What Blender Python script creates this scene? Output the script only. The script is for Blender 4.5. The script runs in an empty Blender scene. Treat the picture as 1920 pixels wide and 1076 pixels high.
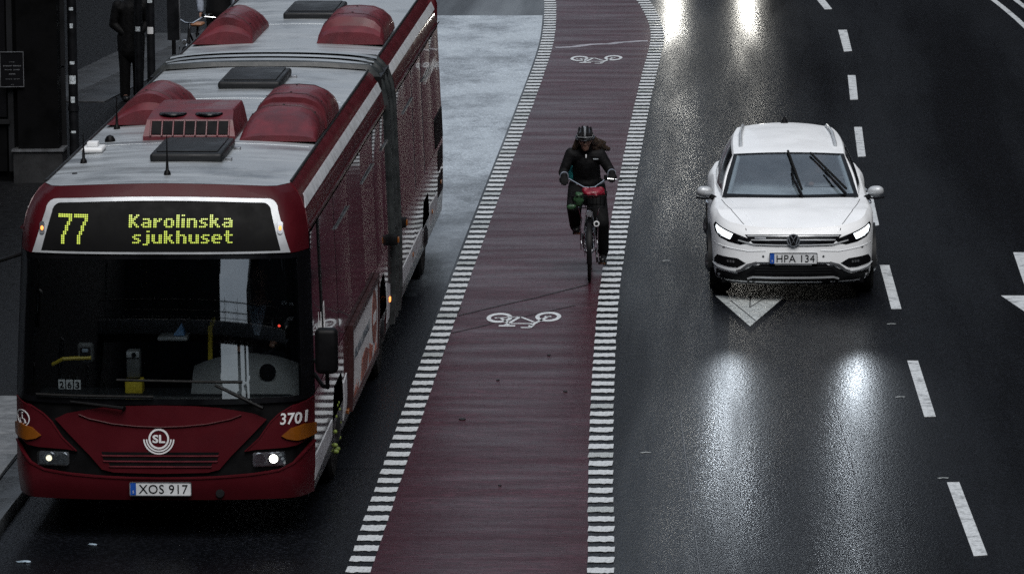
import bpy, bmesh, math, random
from mathutils import Vector, Matrix
from mathutils.bvhtree import BVHTree
random.seed(7)
R = math.radians
S = bpy.context.scene
COL = S.collection
PI = math.pi

# ------------------------------------------------------------------ camera, sky, sun, exposure
H_CAM, F_MM, PITCH, YAW, ROLL = 8.6054, 173.23, 8.9367, 2.8888, 0.3592
cd = bpy.data.cameras.new('camera'); cam = bpy.data.objects.new('camera', cd); COL.objects.link(cam)
cd.sensor_width = 36; cd.lens = F_MM; cd.clip_start = 0.5; cd.clip_end = 3000
fw = Vector((-math.sin(R(YAW))*math.cos(R(PITCH)), math.cos(R(YAW))*math.cos(R(PITCH)), -math.sin(R(PITCH))))
rt = Vector((math.cos(R(YAW)), math.sin(R(YAW)), 0)); up = rt.cross(fw)
r2 = rt*math.cos(R(ROLL)) - up*math.sin(R(ROLL)); u2 = rt*math.sin(R(ROLL)) + up*math.cos(R(ROLL))
cam.matrix_world = Matrix(((r2.x, u2.x, -fw.x, 0), (r2.y, u2.y, -fw.y, 0), (r2.z, u2.z, -fw.z, H_CAM), (0, 0, 0, 1)))
S.camera = cam

SUN_EL, SUN_AZ = 56.0, 168.0          # azimuth measured from +Y, positive towards +X
w = bpy.data.worlds.new('World'); S.world = w; w.use_nodes = True
nt = w.node_tree; bg = nt.nodes['Background']
sky = nt.nodes.new('ShaderNodeTexSky'); sky.sky_type = 'NISHITA'; sky.sun_disc = False
sky.sun_elevation = R(SUN_EL); sky.sun_rotation = R(SUN_AZ)
sky.air_density = 1.0; sky.dust_density = 0.6; sky.ozone_density = 1.0
hs = nt.nodes.new('ShaderNodeHueSaturation'); hs.inputs['Saturation'].default_value = 0.42
nt.links.new(sky.outputs[0], hs.inputs['Color']); mxw = nt.nodes.new('ShaderNodeMix'); mxw.data_type = 'RGBA'; mxw.inputs[0].default_value = .6      # overcast: clear sky veiled by even cloud
mxw.inputs[7].default_value = (4.9, 5.75, 6.9, 1); nt.links.new(hs.outputs[0], mxw.inputs[6]); nt.links.new(mxw.outputs[2], bg.inputs['Color'])
bg.inputs['Strength'].default_value = 0.05
sl = bpy.data.lights.new('sun', 'SUN'); sl.energy = 1.5; sl.angle = R(40); sl.color = (1.0, 0.97, 0.94)
sun = bpy.data.objects.new('sun', sl); COL.objects.link(sun)
sd = Vector((math.sin(R(SUN_AZ))*math.cos(R(SUN_EL)), math.cos(R(SUN_AZ))*math.cos(R(SUN_EL)), math.sin(R(SUN_EL))))
sun.rotation_euler = sd.to_track_quat('Z', 'Y').to_euler()
V = S.view_settings; V.view_transform = 'Standard'; V.look = 'None'; V.gamma = 1; V.use_curve_mapping = False
V.exposure = 0.8
S.render.engine = 'CYCLES'
S.cycles.max_bounces = 8; S.cycles.transparent_max_bounces = 12; S.cycles.caustics_reflective = False
S.cycles.sample_clamp_indirect = 0.9; S.cycles.use_denoising = False; S.cycles.denoiser = 'OPENIMAGEDENOISE'

# ------------------------------------------------------------------ materials
MATS = {}
def nodes_of(name):
    m = bpy.data.materials.new(name); m.use_nodes = True
    return m, m.node_tree, m.node_tree.nodes['Principled BSDF']
def coords(t, scale=(1, 1, 1), kind='Object'):
    tc = t.nodes.new('ShaderNodeTexCoord'); mp = t.nodes.new('ShaderNodeMapping')
    mp.inputs['Scale'].default_value = scale; t.links.new(tc.outputs[kind], mp.inputs['Vector']); return mp.outputs[0]
def noise(t, vec, scale, detail=3, rough=.55):
    n = t.nodes.new('ShaderNodeTexNoise'); n.inputs['Scale'].default_value = scale
    n.inputs['Detail'].default_value = detail; n.inputs['Roughness'].default_value = rough
    t.links.new(vec, n.inputs['Vector']); return n.outputs['Fac']
def ramp(t, fac, lo, hi, a=0.35, b=0.65):
    r = t.nodes.new('ShaderNodeMapRange'); r.inputs[1].default_value = a; r.inputs[2].default_value = b
    r.inputs[3].default_value = lo; r.inputs[4].default_value = hi; t.links.new(fac, r.inputs[0]); return r.outputs[0]
def mixc(t, fac, a, b):
    m = t.nodes.new('ShaderNodeMix'); m.data_type = 'RGBA'
    if isinstance(fac, float): m.inputs[0].default_value = fac
    else: t.links.new(fac, m.inputs[0])
    for s, c in ((6, a), (7, b)):
        if isinstance(c, tuple): m.inputs[s].default_value = c + (1,) if len(c) == 3 else c
        else: t.links.new(c, m.inputs[s])
    return m.outputs[2]
def bump(t, b, h, strength, dist):
    n = t.nodes.new('ShaderNodeBump'); n.inputs['Strength'].default_value = strength; n.inputs['Distance'].default_value = dist
    t.links.new(h, n.inputs['Height']); t.links.new(n.outputs[0], b.inputs['Normal']); return n
def mat(name, col, rough=.5, metal=0.0, coat=0.0, spec=.5, var=.12, vscale=6.0, vstretch=(1, 1, 1), dirt=None, bmp=None, rvar=.08, emit=None, estr=1.0):
    if name in MATS: return MATS[name]
    m, t, b = nodes_of(name)
    v = coords(t, vstretch); n = noise(t, v, vscale, 4)
    lo = tuple(max(0, c*(1-var)) for c in col); hi = tuple(min(1, c*(1+var)) for c in col)
    c = mixc(t, ramp(t, n, 0, 1), lo, hi)
    if dirt:
        v2 = coords(t); n2 = noise(t, v2, dirt[1], 5, .65)
        c = mixc(t, ramp(t, n2, 0, dirt[2], .5, .72), c, dirt[0])
    t.links.new(c, b.inputs['Base Color'])
    t.links.new(ramp(t, n, max(.01, rough-rvar), min(1, rough+rvar)), b.inputs['Roughness'])
    b.inputs['Metallic'].default_value = metal; b.inputs['Coat Weight'].default_value = coat
    b.inputs['Coat Roughness'].default_value = .06; b.inputs['Specular IOR Level'].default_value = spec
    if bmp: bump(t, b, noise(t, coords(t, bmp[3] if len(bmp) > 3 else (1, 1, 1)), bmp[0], 3), bmp[1], bmp[2])
    if emit:
        b.inputs['Emission Color'].default_value = emit + (1,); b.inputs['Emission Strength'].default_value = estr
    MATS[name] = m; return m
def glass(name, tint, rough=.015, ior=1.5, bmp=None):
    m = bpy.data.materials.new(name); m.use_nodes = True; t = m.node_tree; t.nodes.clear()
    o = t.nodes.new('ShaderNodeOutputMaterial'); mx = t.nodes.new('ShaderNodeMixShader')
    tr = t.nodes.new('ShaderNodeBsdfTransparent'); gl = t.nodes.new('ShaderNodeBsdfGlossy'); fr = t.nodes.new('ShaderNodeFresnel')
    tr.inputs[0].default_value = tint + (1,); gl.inputs['Roughness'].default_value = rough
    ge = t.nodes.new('ShaderNodeNewGeometry')          # the same reflectance from either face of the thin pane
    t.links.new(ramp(t, ge.outputs['Backfacing'], ior, 1/ior, 0, 1), fr.inputs[0])
    n = ramp(t, noise(t, coords(t), 3.0, 4), .0, 1.0); cc = mixc(t, n, (.82, .84, .86), (1, 1, 1)); t.links.new(cc, gl.inputs[0])
    if bmp:
        bn = t.nodes.new('ShaderNodeBump'); bn.inputs['Strength'].default_value = bmp[1]; bn.inputs['Distance'].default_value = bmp[2]
        t.links.new(noise(t, coords(t), bmp[0], 1), bn.inputs['Height']); t.links.new(bn.outputs[0], gl.inputs['Normal'])
    t.links.new(fr.outputs[0], mx.inputs[0]); t.links.new(tr.outputs[0], mx.inputs[1]); t.links.new(gl.outputs[0], mx.inputs[2])
    t.links.new(mx.outputs[0], o.inputs[0]); return m
def emitter(name, col, s):
    m = bpy.data.materials.new(name); m.use_nodes = True; t = m.node_tree; b = t.nodes['Principled BSDF']
    n = ramp(t, noise(t, coords(t), 40), .85, 1.0, .3, .7); c = mixc(t, n, tuple(x*.6 for x in col), col)
    t.links.new(c, b.inputs['Emission Color']); b.inputs['Emission Strength'].default_value = s
    b.inputs['Base Color'].default_value = (*[x*.2 for x in col], 1); b.inputs['Roughness'].default_value = .2
    return m
def asphalt(name, base, r_lo, r_hi, track=(.9, .07), grain=55, bstr=.35, bdist=.0022, tone=None, patch=.5, stretch=(1, 1, 1), spec=.5, rscale=1.0, fade=None):
    """wet asphalt: stones of different tone, smoother and rougher stretches along the traffic, fine relief"""
    m, t, b = nodes_of(name)
    v = coords(t); vs = coords(t, (track[0], track[1], 1)); vg = coords(t, stretch)
    vo = t.nodes.new('ShaderNodeTexVoronoi'); vo.inputs['Scale'].default_value = grain; t.links.new(vg, vo.inputs['Vector'])
    stone = ramp(t, vo.outputs['Distance'], 0, 1, .1, .7)
    sp = t.nodes.new('ShaderNodeSeparateColor'); t.links.new(vo.outputs['Color'], sp.inputs[0])
    c1 = mixc(t, ramp(t, sp.outputs[0], 0, 1, .55, 1.0), tuple(x*.6 for x in base), tone or tuple(min(1, x*2.4) for x in base))
    big = noise(t, v, .45, 5, .6)
    c2 = mixc(t, ramp(t, big, 0, patch), c1, tuple(x*.5 for x in base))
    rg = noise(t, vs, rscale, 4, .5); rr = ramp(t, rg, r_lo, r_hi, .36, .62)
    b.inputs['Specular IOR Level'].default_value = spec
    if fade:      # pale lane with sky sheen painted into its colour, fading along it, ragged edge
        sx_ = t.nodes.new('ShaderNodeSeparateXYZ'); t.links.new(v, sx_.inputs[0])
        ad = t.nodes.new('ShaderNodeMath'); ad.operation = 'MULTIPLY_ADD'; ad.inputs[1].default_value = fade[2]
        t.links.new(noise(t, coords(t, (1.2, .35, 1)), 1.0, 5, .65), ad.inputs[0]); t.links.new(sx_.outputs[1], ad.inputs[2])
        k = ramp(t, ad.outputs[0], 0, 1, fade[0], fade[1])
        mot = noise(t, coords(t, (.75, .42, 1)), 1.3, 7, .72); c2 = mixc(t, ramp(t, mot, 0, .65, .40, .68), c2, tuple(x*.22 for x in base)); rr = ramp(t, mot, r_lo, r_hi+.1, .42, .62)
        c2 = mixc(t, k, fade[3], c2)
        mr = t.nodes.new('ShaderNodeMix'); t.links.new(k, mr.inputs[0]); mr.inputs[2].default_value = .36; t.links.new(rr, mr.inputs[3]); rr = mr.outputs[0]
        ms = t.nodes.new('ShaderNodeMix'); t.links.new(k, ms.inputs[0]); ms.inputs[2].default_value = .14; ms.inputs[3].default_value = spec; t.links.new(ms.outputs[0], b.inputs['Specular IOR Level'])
    t.links.new(c2, b.inputs['Base Color']); t.links.new(rr, b.inputs['Roughness'])
    mx = t.nodes.new('ShaderNodeMath'); mx.operation = 'ADD'
    t.links.new(stone, mx.inputs[0]); t.links.new(noise(t, vg, grain*.35, 4), mx.inputs[1])
    bump(t, b, mx.outputs[0], bstr, bdist)
    return m

M = {}
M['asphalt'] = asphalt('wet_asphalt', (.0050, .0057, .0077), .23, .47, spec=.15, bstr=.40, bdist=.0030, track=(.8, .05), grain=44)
M['asphalt_sheen'] = asphalt('grey_asphalt_painted_sheen', (.32, .365, .41), .08, .30, track=(.5, .15), spec=.9, bstr=.3, bdist=.0016, fade=(58, 71, 8, (.0056, .0064, .0086)))  # pale surface, brightened and faded to imitate the sky mirrored in it
M['cycle'] = asphalt('red_brown_surfacing', (.050, .0090, .0170), .29, .40, track=(.5, 2.6), grain=42, stretch=(.22, 1.9, 1), tone=(.085, .024, .038), spec=.08, bstr=.5, bdist=.0025, patch=.55)
M['cobble'] = mat('dark_cobbles', (.0032, .0035, .0043), .55, spec=.2, bmp=(14, .8, .02), var=.4, vscale=9)
M['slab'] = mat('pale_paving', (.17, .18, .19), .5, var=.25, vscale=8, bmp=(60, .3, .003), dirt=((.06, .06, .065), 2.5, .6))
M['slabdark'] = mat('grey_paving', (.030, .032, .035), .5, var=.25, vscale=8, bmp=(60, .3, .003), dirt=((.02, .02, .022), 2.5, .6))
M['kerb'] = mat('granite_kerb', (.045, .05, .055), .42, var=.35, vscale=20, bmp=(70, .4, .003))
M['paint'] = mat('road_paint', (.62, .65, .67), .42, var=.12, vscale=30, dirt=((.04, .045, .05), 7, .8), bmp=(95, .4, .003))
M['paint_worn'] = mat('worn_road_paint', (.42, .45, .45), .36, var=.25, vscale=14, dirt=((.06, .065, .07), 16, .85), bmp=(95, .5, .004))
M['crack'] = mat('crack_fill', (.008, .008, .009), .6)
M['scratch'] = mat('road_scratch', (.12, .125, .135), .4, var=.5, vscale=4)
M['joint'] = mat('pale_joint', (.28, .27, .30), .4, var=.4)
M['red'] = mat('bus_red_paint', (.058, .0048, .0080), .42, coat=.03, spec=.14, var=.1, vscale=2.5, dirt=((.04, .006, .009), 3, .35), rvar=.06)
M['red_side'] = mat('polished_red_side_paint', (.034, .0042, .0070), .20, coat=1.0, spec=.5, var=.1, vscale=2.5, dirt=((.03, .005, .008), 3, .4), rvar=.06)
M['red_cant'] = mat('glossy_red_cant_paint', (.085, .0055, .0100), .34, coat=.5, spec=.4, var=.1, vscale=2.5)
M['red_matt'] = mat('faded_red_fibreglass', (.108, .0122, .0190), .48, coat=.08, spec=.5, var=.25, vscale=5, dirt=((.06, .012, .017), 4, .75), bmp=(60, .12, .002))
M['silver'] = mat('silver_paint', (.46, .48, .50), .40, metal=.25, coat=.3, var=.08)
M['palegrey'] = mat('pale_grey_paint', (.56, .58, .61), .42, spec=.4, var=.1, dirt=((.25, .25, .26), 5, .5))
M['red_dirt'] = mat('grimy_red_joint', (.03, .006, .009), .6)
M['roofmetal'] = mat('brushed_roof_metal', (.47, .495, .51), .42, metal=.62, var=.12, vscale=2.2, vstretch=(.5, 2.2, 1), dirt=((.20, .22, .24), 1.3, .95), rvar=.12, bmp=(120, .08, .001, (1, .04, 1)))
M['black'] = mat('black_plastic', (.0035, .0035, .004), .5, spec=.15, var=.2)
M['rubber'] = mat('black_rubber', (.005, .005, .005), .7, spec=.2, var=.3, vscale=20, bmp=(90, .3, .002))
M['gloss_black'] = mat('gloss_black', (.004, .004, .005), .2, spec=.25)
M['signblack'] = mat('matt_black_display', (.0035, .0035, .0038), .6, spec=.12)
M['bellows'] = mat('bellows_fabric', (.026, .030, .031), .40, var=.3, vscale=10, bmp=(40, .2, .004))
M['sideglass'] = mat('tinted_side_glass', (.006, .006, .008), .02, spec=1.0, coat=.6, rvar=.004)
M['sideglass'].node_tree.nodes['Principled BSDF'].inputs['IOR'].default_value = 2.6      # solar coated panes
M['windscreen'] = glass('windscreen_glass', (.74, .77, .78), ior=2.4)
M['carglass'] = glass('car_glass', (.80, .84, .86), ior=2.5)
M['cardark'] = mat('dark_car_glass', (.008, .009, .011), .04, spec=.6)
M['white'] = mat('white_plastic', (.75, .76, .77), .4, var=.05)
M['printwhite'] = mat('white_film', (.72, .73, .74), .45, var=.05)
M['yellow'] = mat('yellow_plastic', (.62, .47, .04), .4)
M['lime'] = mat('lime_plastic', (.15, .20, .035), .4, var=.2, vscale=30)
M['blue'] = mat('blue_plastic', (.05, .22, .5), .4)
M['grey'] = mat('grey_plastic', (.12, .125, .13), .5)
M['cabin'] = mat('pale_cabin_plastic', (.50, .54, .56), .6)
M['darkgrey'] = mat('dark_grey_plastic', (.010, .011, .0125), .5, spec=.3)
M['amber'] = mat('amber_lens', (.20, .062, .006), .2, coat=.4)
M['amber_on'] = emitter('amber_marker_light', (1, .28, .06), 1.6)
M['led'] = emitter('led_yellow_green', (.70, .84, .13), .60)
M['lampglow'] = emitter('halogen_light', (1, .93, .78), 6)
M['lampdim'] = emitter('halogen_dim', (1, .86, .6), 1.6)
M['chrome'] = mat('chrome', (.75, .76, .78), .12, metal=1, var=.04)
M['steel'] = mat('dull_steel', (.35, .36, .38), .35, metal=.9)
M['xenon'] = emitter('xenon_light', (.86, .94, 1), 1.7)
M['carpaint'] = mat('white_car_paint', (.90, .92, .94), .42, coat=.18, var=.03, vscale=3, rvar=.04)
M['carclad'] = mat('dark_cladding', (.006, .0065, .0075), .55, spec=.2)
M['plate'] = mat('plate_white', (.62, .64, .66), .4)
M['plateblue'] = mat('plate_blue', (.01, .07, .35), .4)
M['ink'] = mat('black_ink', (.004, .004, .005), .6, spec=.1)
M['adpic'] = mat('orange_print', (.26, .085, .06), .5, var=.4, vscale=12)
M['adtext'] = mat('grey_print', (.06, .08, .10), .5)
M['adframe'] = mat('red_ad_frame', (.030, .008, .008), .4)
M['skin'] = mat('skin', (.27, .15, .11), .5, var=.1)
M['jacket'] = mat('black_jacket', (.0035, .0035, .0042), .7, spec=.2, var=.5, vscale=14, bmp=(18, .5, .02))
M['trousers'] = mat('black_trousers', (.0028, .0028, .0033), .8, spec=.2, var=.3, vscale=20, bmp=(25, .4, .01))
M['shoe'] = mat('black_shoe', (.010, .010, .011), .4)
M['hair'] = mat('dark_brown_hair', (.030, .018, .011), .45, var=.5, vscale=30, bmp=(50, .8, .02, (1, 1, .15)))
M['helmet'] = mat('black_helmet', (.012, .012, .013), .2, coat=1)
M['greyhelm'] = mat('helmet_highlight_grey', (.20, .21, .22), .25, coat=.6)
M['redbag'] = mat('red_bag', (.17, .006, .018), .35, var=.3, vscale=15, bmp=(20, .8, .02))
M['greenbag'] = mat('green_bag', (.022, .062, .026), .4, var=.4, vscale=15, bmp=(20, .8, .02))
M['teal'] = mat('teal_cloth', (.05, .42, .42), .5, var=.3, vscale=12, bmp=(20, .6, .02))
M['shirt'] = mat('pale_blue_shirt', (.34, .42, .52), .7, var=.15)
M['grey_sleeve'] = mat('grey_knit', (.24, .27, .33), .8, var=.25, vscale=25, bmp=(60, .6, .01))
M['vest'] = mat('dark_vest', (.0028, .0028, .0036), .7, spec=.2)
M['facade'] = mat('black_painted_wood', (.0014, .0014, .0017), .6, spec=.08, var=.5, vscale=3, rvar=.15)
M['facade2'] = mat('dark_plaster', (.008, .0085, .010), .7, spec=.2, var=.4, vscale=2)
M['plinth'] = mat('grey_stone_plinth', (.012, .0125, .014), .6, var=.3)
M['pipe'] = mat('dark_drainpipe', (.006, .0065, .008), .5, spec=.2, var=.4)
M['sticker'] = mat('pale_sticker', (.50, .55, .58), .5, var=.5, vscale=60)
M['stickerdark'] = mat('red_sticker', (.18, .03, .03), .5, var=.5, vscale=60)
M['brickdark'] = mat('dark_render', (.010, .0105, .0125), .8, spec=.15, var=.25, vscale=1.2)
M['winpane'] = mat('house_window_glass', (.010, .012, .015), .06, spec=.6)
M['winframe'] = mat('window_frame', (.05, .05, .05), .5)
M['concrete'] = mat('bridge_concrete', (.07, .072, .075), .7, var=.25, vscale=2)
M['iron'] = mat('black_iron', (.004, .004, .005), .7, spec=.1)
M['saddle'] = mat('brown_leather', (.26, .12, .06), .45)
M['litter'] = mat('pale_litter', (.25, .32, .38), .5, var=.3, vscale=30)

# ------------------------------------------------------------------ helpers
def ob(name, bm, m, parent=None, ang=35, loc=None):
    me = bpy.data.meshes.new(name)
    bmesh.ops.recalc_face_normals(bm, faces=bm.faces[:])
    bm.to_mesh(me); bm.free()
    for p in me.polygons: p.use_smooth = True
    me.set_sharp_from_angle(angle=R(ang))
    me.materials.append(m)
    o = bpy.data.objects.new(name, me); COL.objects.link(o)
    if parent: o.parent = parent
    if loc: o.location = loc
    return o
def thing(name, label, cat, loc=(0, 0, 0), rz=0, group=None):
    o = bpy.data.objects.new(name, None); COL.objects.link(o); o.location = loc; o.rotation_euler = (0, 0, rz)
    o.empty_display_size = .2
    return tag(o, label, cat, group)
def tag(o, label, cat, group=None):
    o['label'] = label; o['category'] = cat
    if group: o['group'] = group
    return o
def struct(o): o['kind'] = 'structure'; return o
def inst(src, parent=None, loc=None, rot=None, scale=None, name=None):
    o = src.copy(); COL.objects.link(o); o.parent = parent
    for k in ('label', 'category', 'group', 'kind'):
        if k in o and parent is not None: del o[k]
    if loc is not None: o.location = loc
    if rot is not None: o.rotation_euler = rot
    if scale is not None: o.scale = scale
    return o
def copy_tree(o, parent=None):
    c = o.copy(); COL.objects.link(c); c.parent = parent
    for ch in list(o.children): copy_tree(ch, c)
    return c
def box(bm, x0, x1, y0, y1, z0, z1, bev=0.0, seg=2, mtx=None):
    r = bmesh.ops.create_cube(bm, size=1); vs = r['verts']
    for v in vs: v.co = Vector(((x0+x1)/2+v.co.x*(x1-x0), (y0+y1)/2+v.co.y*(y1-y0), (z0+z1)/2+v.co.z*(z1-z0)))
    if bev > 0:
        es = list({e for v in vs for e in v.link_edges})
        rr = bmesh.ops.bevel(bm, geom=es, offset=bev, segments=seg, profile=.5, affect='EDGES')
        vs = list({v for f in rr['faces'] for v in f.verts} | {v for v in vs if v.is_valid})
    if mtx:
        for v in vs: v.co = mtx @ v.co
    return vs
def B(*a, **k):
    bm = bmesh.new(); box(bm, *a, **k); return bm
def tube(bm, pts, r, seg=8, cap=True):
    pts = [Vector(p) for p in pts]; n = len(pts)
    rs = r if isinstance(r, (list, tuple)) else [r]*n
    rings = []; prev = None
    for i, p in enumerate(pts):
        d = (pts[min(i+1, n-1)] - pts[max(i-1, 0)]).normalized()
        a = d.cross(Vector((0, 0, 1)) if abs(d.z) < .9 else Vector((1, 0, 0))).normalized() if prev is None else (prev - d*prev.dot(d)).normalized()
        prev = a; b = d.cross(a)
        rings.append([bm.verts.new(p + (a*math.cos(2*PI*k/seg) + b*math.sin(2*PI*k/seg))*rs[i]) for k in range(seg)])
    for i in range(n-1):
        for k in range(seg): bm.faces.new((rings[i][k], rings[i][(k+1) % seg], rings[i+1][(k+1) % seg], rings[i+1][k]))
    if cap: bm.faces.new(rings[0][::-1]); bm.faces.new(rings[-1])
    return bm
def T(pts, r, seg=8): return tube(bmesh.new(), pts, r, seg)
def lathe(bm, prof, c=(0, 0, 0), axis='x', seg=24):
    c = Vector(c); rings = []
    for (h, r) in prof:
        ring = []
        for k in range(seg):
            a = 2*PI*k/seg; u, v = r*math.cos(a), r*math.sin(a)
            q = {'x': (h, u, v), 'y': (u, h, v), 'z': (u, v, h)}[axis]
            ring.append(bm.verts.new(c + Vector(q)))
        rings.append(ring)
    for i in range(len(prof)-1):
        for k in range(seg): bm.faces.new((rings[i][k], rings[i][(k+1) % seg], rings[i+1][(k+1) % seg], rings[i+1][k]))
    bm.faces.new(rings[0][::-1]); bm.faces.new(rings[-1])
    return bm
def L(prof, c=(0, 0, 0), axis='x', seg=24): return lathe(bmesh.new(), prof, c, axis, seg)
def torus(bm, c, R0, r, axis='x', seg=36, sub=8, a0=0, a1=2*PI):
    c = Vector(c); full = abs(a1-a0-2*PI) < 1e-4; n = seg if full else seg+1; rings = []
    for i in range(n):
        a = a0 + (a1-a0)*i/seg; ring = []
        for k in range(sub):
            b = 2*PI*k/sub; rad = R0 + r*math.cos(b); h = r*math.sin(b)
            u, v = rad*math.cos(a), rad*math.sin(a)
            ring.append(bm.verts.new(c + Vector({'x': (h, u, v), 'y': (u, h, v), 'z': (u, v, h)}[axis])))
        rings.append(ring)
    for i in range(len(rings) if full else len(rings)-1):
        j = (i+1) % len(rings)
        for k in range(sub): bm.faces.new((rings[i][k], rings[i][(k+1) % sub], rings[j][(k+1) % sub], rings[j][k]))
    return bm
def grid(fn, nu, nv, closed_u=False):
    bm = bmesh.new()
    vs = [[bm.verts.new(fn(i/nu, j/nv)) for j in range(nv+1)] for i in range(nu+1)]
    for i in range(nu):
        for j in range(nv): bm.faces.new((vs[i][j], vs[i+1][j], vs[i+1][j+1], vs[i][j+1]))
    return bm
def thicken(bm, t):
    bmesh.ops.recalc_face_normals(bm, faces=bm.faces[:])
    bmesh.ops.solidify(bm, geom=bm.faces[:], thickness=t); return bm
def cut(bm, step, axes=(0, 1)):
    for ax in axes:
        cs = [v.co[ax] for v in bm.verts]; lo, hi = min(cs), max(cs)
        n = int((hi-lo)/step)
        for i in range(1, n+1):
            p = lo + (hi-lo)*i/(n+1)
            co = Vector((0, 0, 0)); co[ax] = p; no = Vector((0, 0, 0)); no[ax] = 1
            bmesh.ops.bisect_plane(bm, geom=bm.verts[:]+bm.edges[:]+bm.faces[:], plane_co=co, plane_no=no)
def map_slab(bm, fn, off, thick):
    """bm: flat mesh in the (a,b) plane; becomes a slab lying on surface fn(a,b)->(pos, normal)"""
    r = bmesh.ops.extrude_face_region(bm, geom=bm.faces[:])
    for v in r['geom']:
        if isinstance(v, bmesh.types.BMVert): v.co.z = 1
    bm.verts.ensure_lookup_table()
    for v in bm.verts:
        p, n = fn(v.co.x, v.co.y); v.co = p + n*(off + (0 if v.co.z > .5 else -thick))
    return bm
def flat(polys):
    bm = bmesh.new()
    for poly in polys:
        f = bm.faces.new([bm.verts.new((a, b, 0)) for a, b in poly])
    bmesh.ops.triangulate(bm, faces=bm.faces[:]); return bm
def panel(poly, fn, off=0.0, thick=.012, step=.12):
    bm = flat([poly]); cut(bm, step); return map_slab(bm, fn, off, thick)
def ring_panel(outer, inner, fn, off=0.0, thick=.012, step=.12):
    bm = bmesh.new(); n = len(outer)
    o = [bm.verts.new((a, b, 0)) for a, b in outer]; i = [bm.verts.new((a, b, 0)) for a, b in inner]
    for k in range(n): bm.faces.new((o[k], o[(k+1) % n], i[(k+1) % n], i[k]))
    cut(bm, step); return map_slab(bm, fn, off, thick)
def rrect(x0, x1, y0, y1, r, n=5):
    out = []
    for cx, cy, a in ((x1-r, y1-r, 0), (x0+r, y1-r, 90), (x0+r, y0+r, 180), (x1-r, y0+r, 270)):
        for k in range(n+1):
            t = R(a + 90*k/n); out.append((cx+r*math.cos(t), cy+r*math.sin(t)))
    return out
def ellipse(cx, cy, rx, ry, n=24): return [(cx+rx*math.cos(2*PI*k/n), cy+ry*math.sin(2*PI*k/n)) for k in range(n)]
def arcband(cx, cy, r0, r1, a0, a1, n=20):
    o = [(cx+r1*math.cos(a0+(a1-a0)*k/n), cy+r1*math.sin(a0+(a1-a0)*k/n)) for k in range(n+1)]
    i = [(cx+r0*math.cos(a0+(a1-a0)*k/n), cy+r0*math.sin(a0+(a1-a0)*k/n)) for k in range(n+1)]
    return o, i
def band_bm(pairs):
    """flat bm of strips, each given as two equal-length rails"""
    bm = bmesh.new()
    for o, i in pairs:
        a = [bm.verts.new((x, y, 0)) for x, y in o]; b = [bm.verts.new((x, y, 0)) for x, y in i]
        for k in range(len(a)-1): bm.faces.new((a[k], a[k+1], b[k+1], b[k]))
    return bm
def stroke(pts, wd):
    """a polyline as a flat strip (two rails)"""
    P = [Vector((a, b)) for a, b in pts]; o, i = [], []
    for k in range(len(P)):
        d = (P[min(k+1, len(P)-1)] - P[max(k-1, 0)]).normalized(); n = Vector((-d.y, d.x))*wd/2
        o.append(tuple(P[k]+n)); i.append(tuple(P[k]-n))
    return o, i
def text_bm(s, cx, cy, h, width=None, spacing=1.0, bold=0.0, shear=0.0):
    """flat letters centred on (cx,cy), cap height h, squeezed to width"""
    cu = bpy.data.curves.new('t', 'FONT'); cu.body = s; cu.size = 1; cu.space_character = spacing; cu.offset = bold; cu.shear = shear
    cu.resolution_u = 3
    o = bpy.data.objects.new('t', cu); COL.objects.link(o)
    dg = bpy.context.evaluated_depsgraph_get(); me = bpy.data.meshes.new_from_object(o.evaluated_get(dg))
    bm = bmesh.new(); bm.from_mesh(me)
    bpy.data.objects.remove(o); bpy.data.curves.remove(cu); bpy.data.meshes.remove(me)
    xs = [v.co.x for v in bm.verts]; ys = [v.co.y for v in bm.verts]
    x0, x1, y0, y1 = min(xs), max(xs), min(ys), max(ys)
    sy = h/(y1-y0); sx = (width/(x1-x0)) if width else sy
    for v in bm.verts: v.co = Vector((cx+(v.co.x-(x0+x1)/2)*sx, cy+(v.co.y-(y0+y1)/2)*sy, 0))
    bmesh.ops.remove_doubles(bm, verts=bm.verts[:], dist=1e-5)
    return bm
def lerp(a, b, t): return a+(b-a)*t
def interp(tab, x):
    if x <= tab[0][0]: return tab[0][1]
    for (a, b), (c, d) in zip(tab, tab[1:]):
        if x <= c: return lerp(b, d, (x-a)/(c-a))
    return tab[-1][1]
def smooth_interp(tab, x):
    """Catmull-Rom through a table"""
    n = len(tab)
    if x <= tab[0][0]: return tab[0][1]
    if x >= tab[-1][0]: return tab[-1][1]
    for i in range(n-1):
        if tab[i][0] <= x <= tab[i+1][0]:
            x0, y0 = tab[i]; x1, y1 = tab[i+1]; h = x1-x0; t = (x-x0)/h
            def slope(j):
                if j == 0: return (tab[1][1]-tab[0][1])/(tab[1][0]-tab[0][0])
                if j == n-1: return (tab[-1][1]-tab[-2][1])/(tab[-1][0]-tab[-2][0])
                return (tab[j+1][1]-tab[j-1][1])/(tab[j+1][0]-tab[j-1][0])
            m0, m1 = slope(i)*h, slope(i+1)*h
            return (2*t**3-3*t*t+1)*y0 + (t**3-2*t*t+t)*m0 + (-2*t**3+3*t*t)*y1 + (t**3-t*t)*m1

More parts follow.
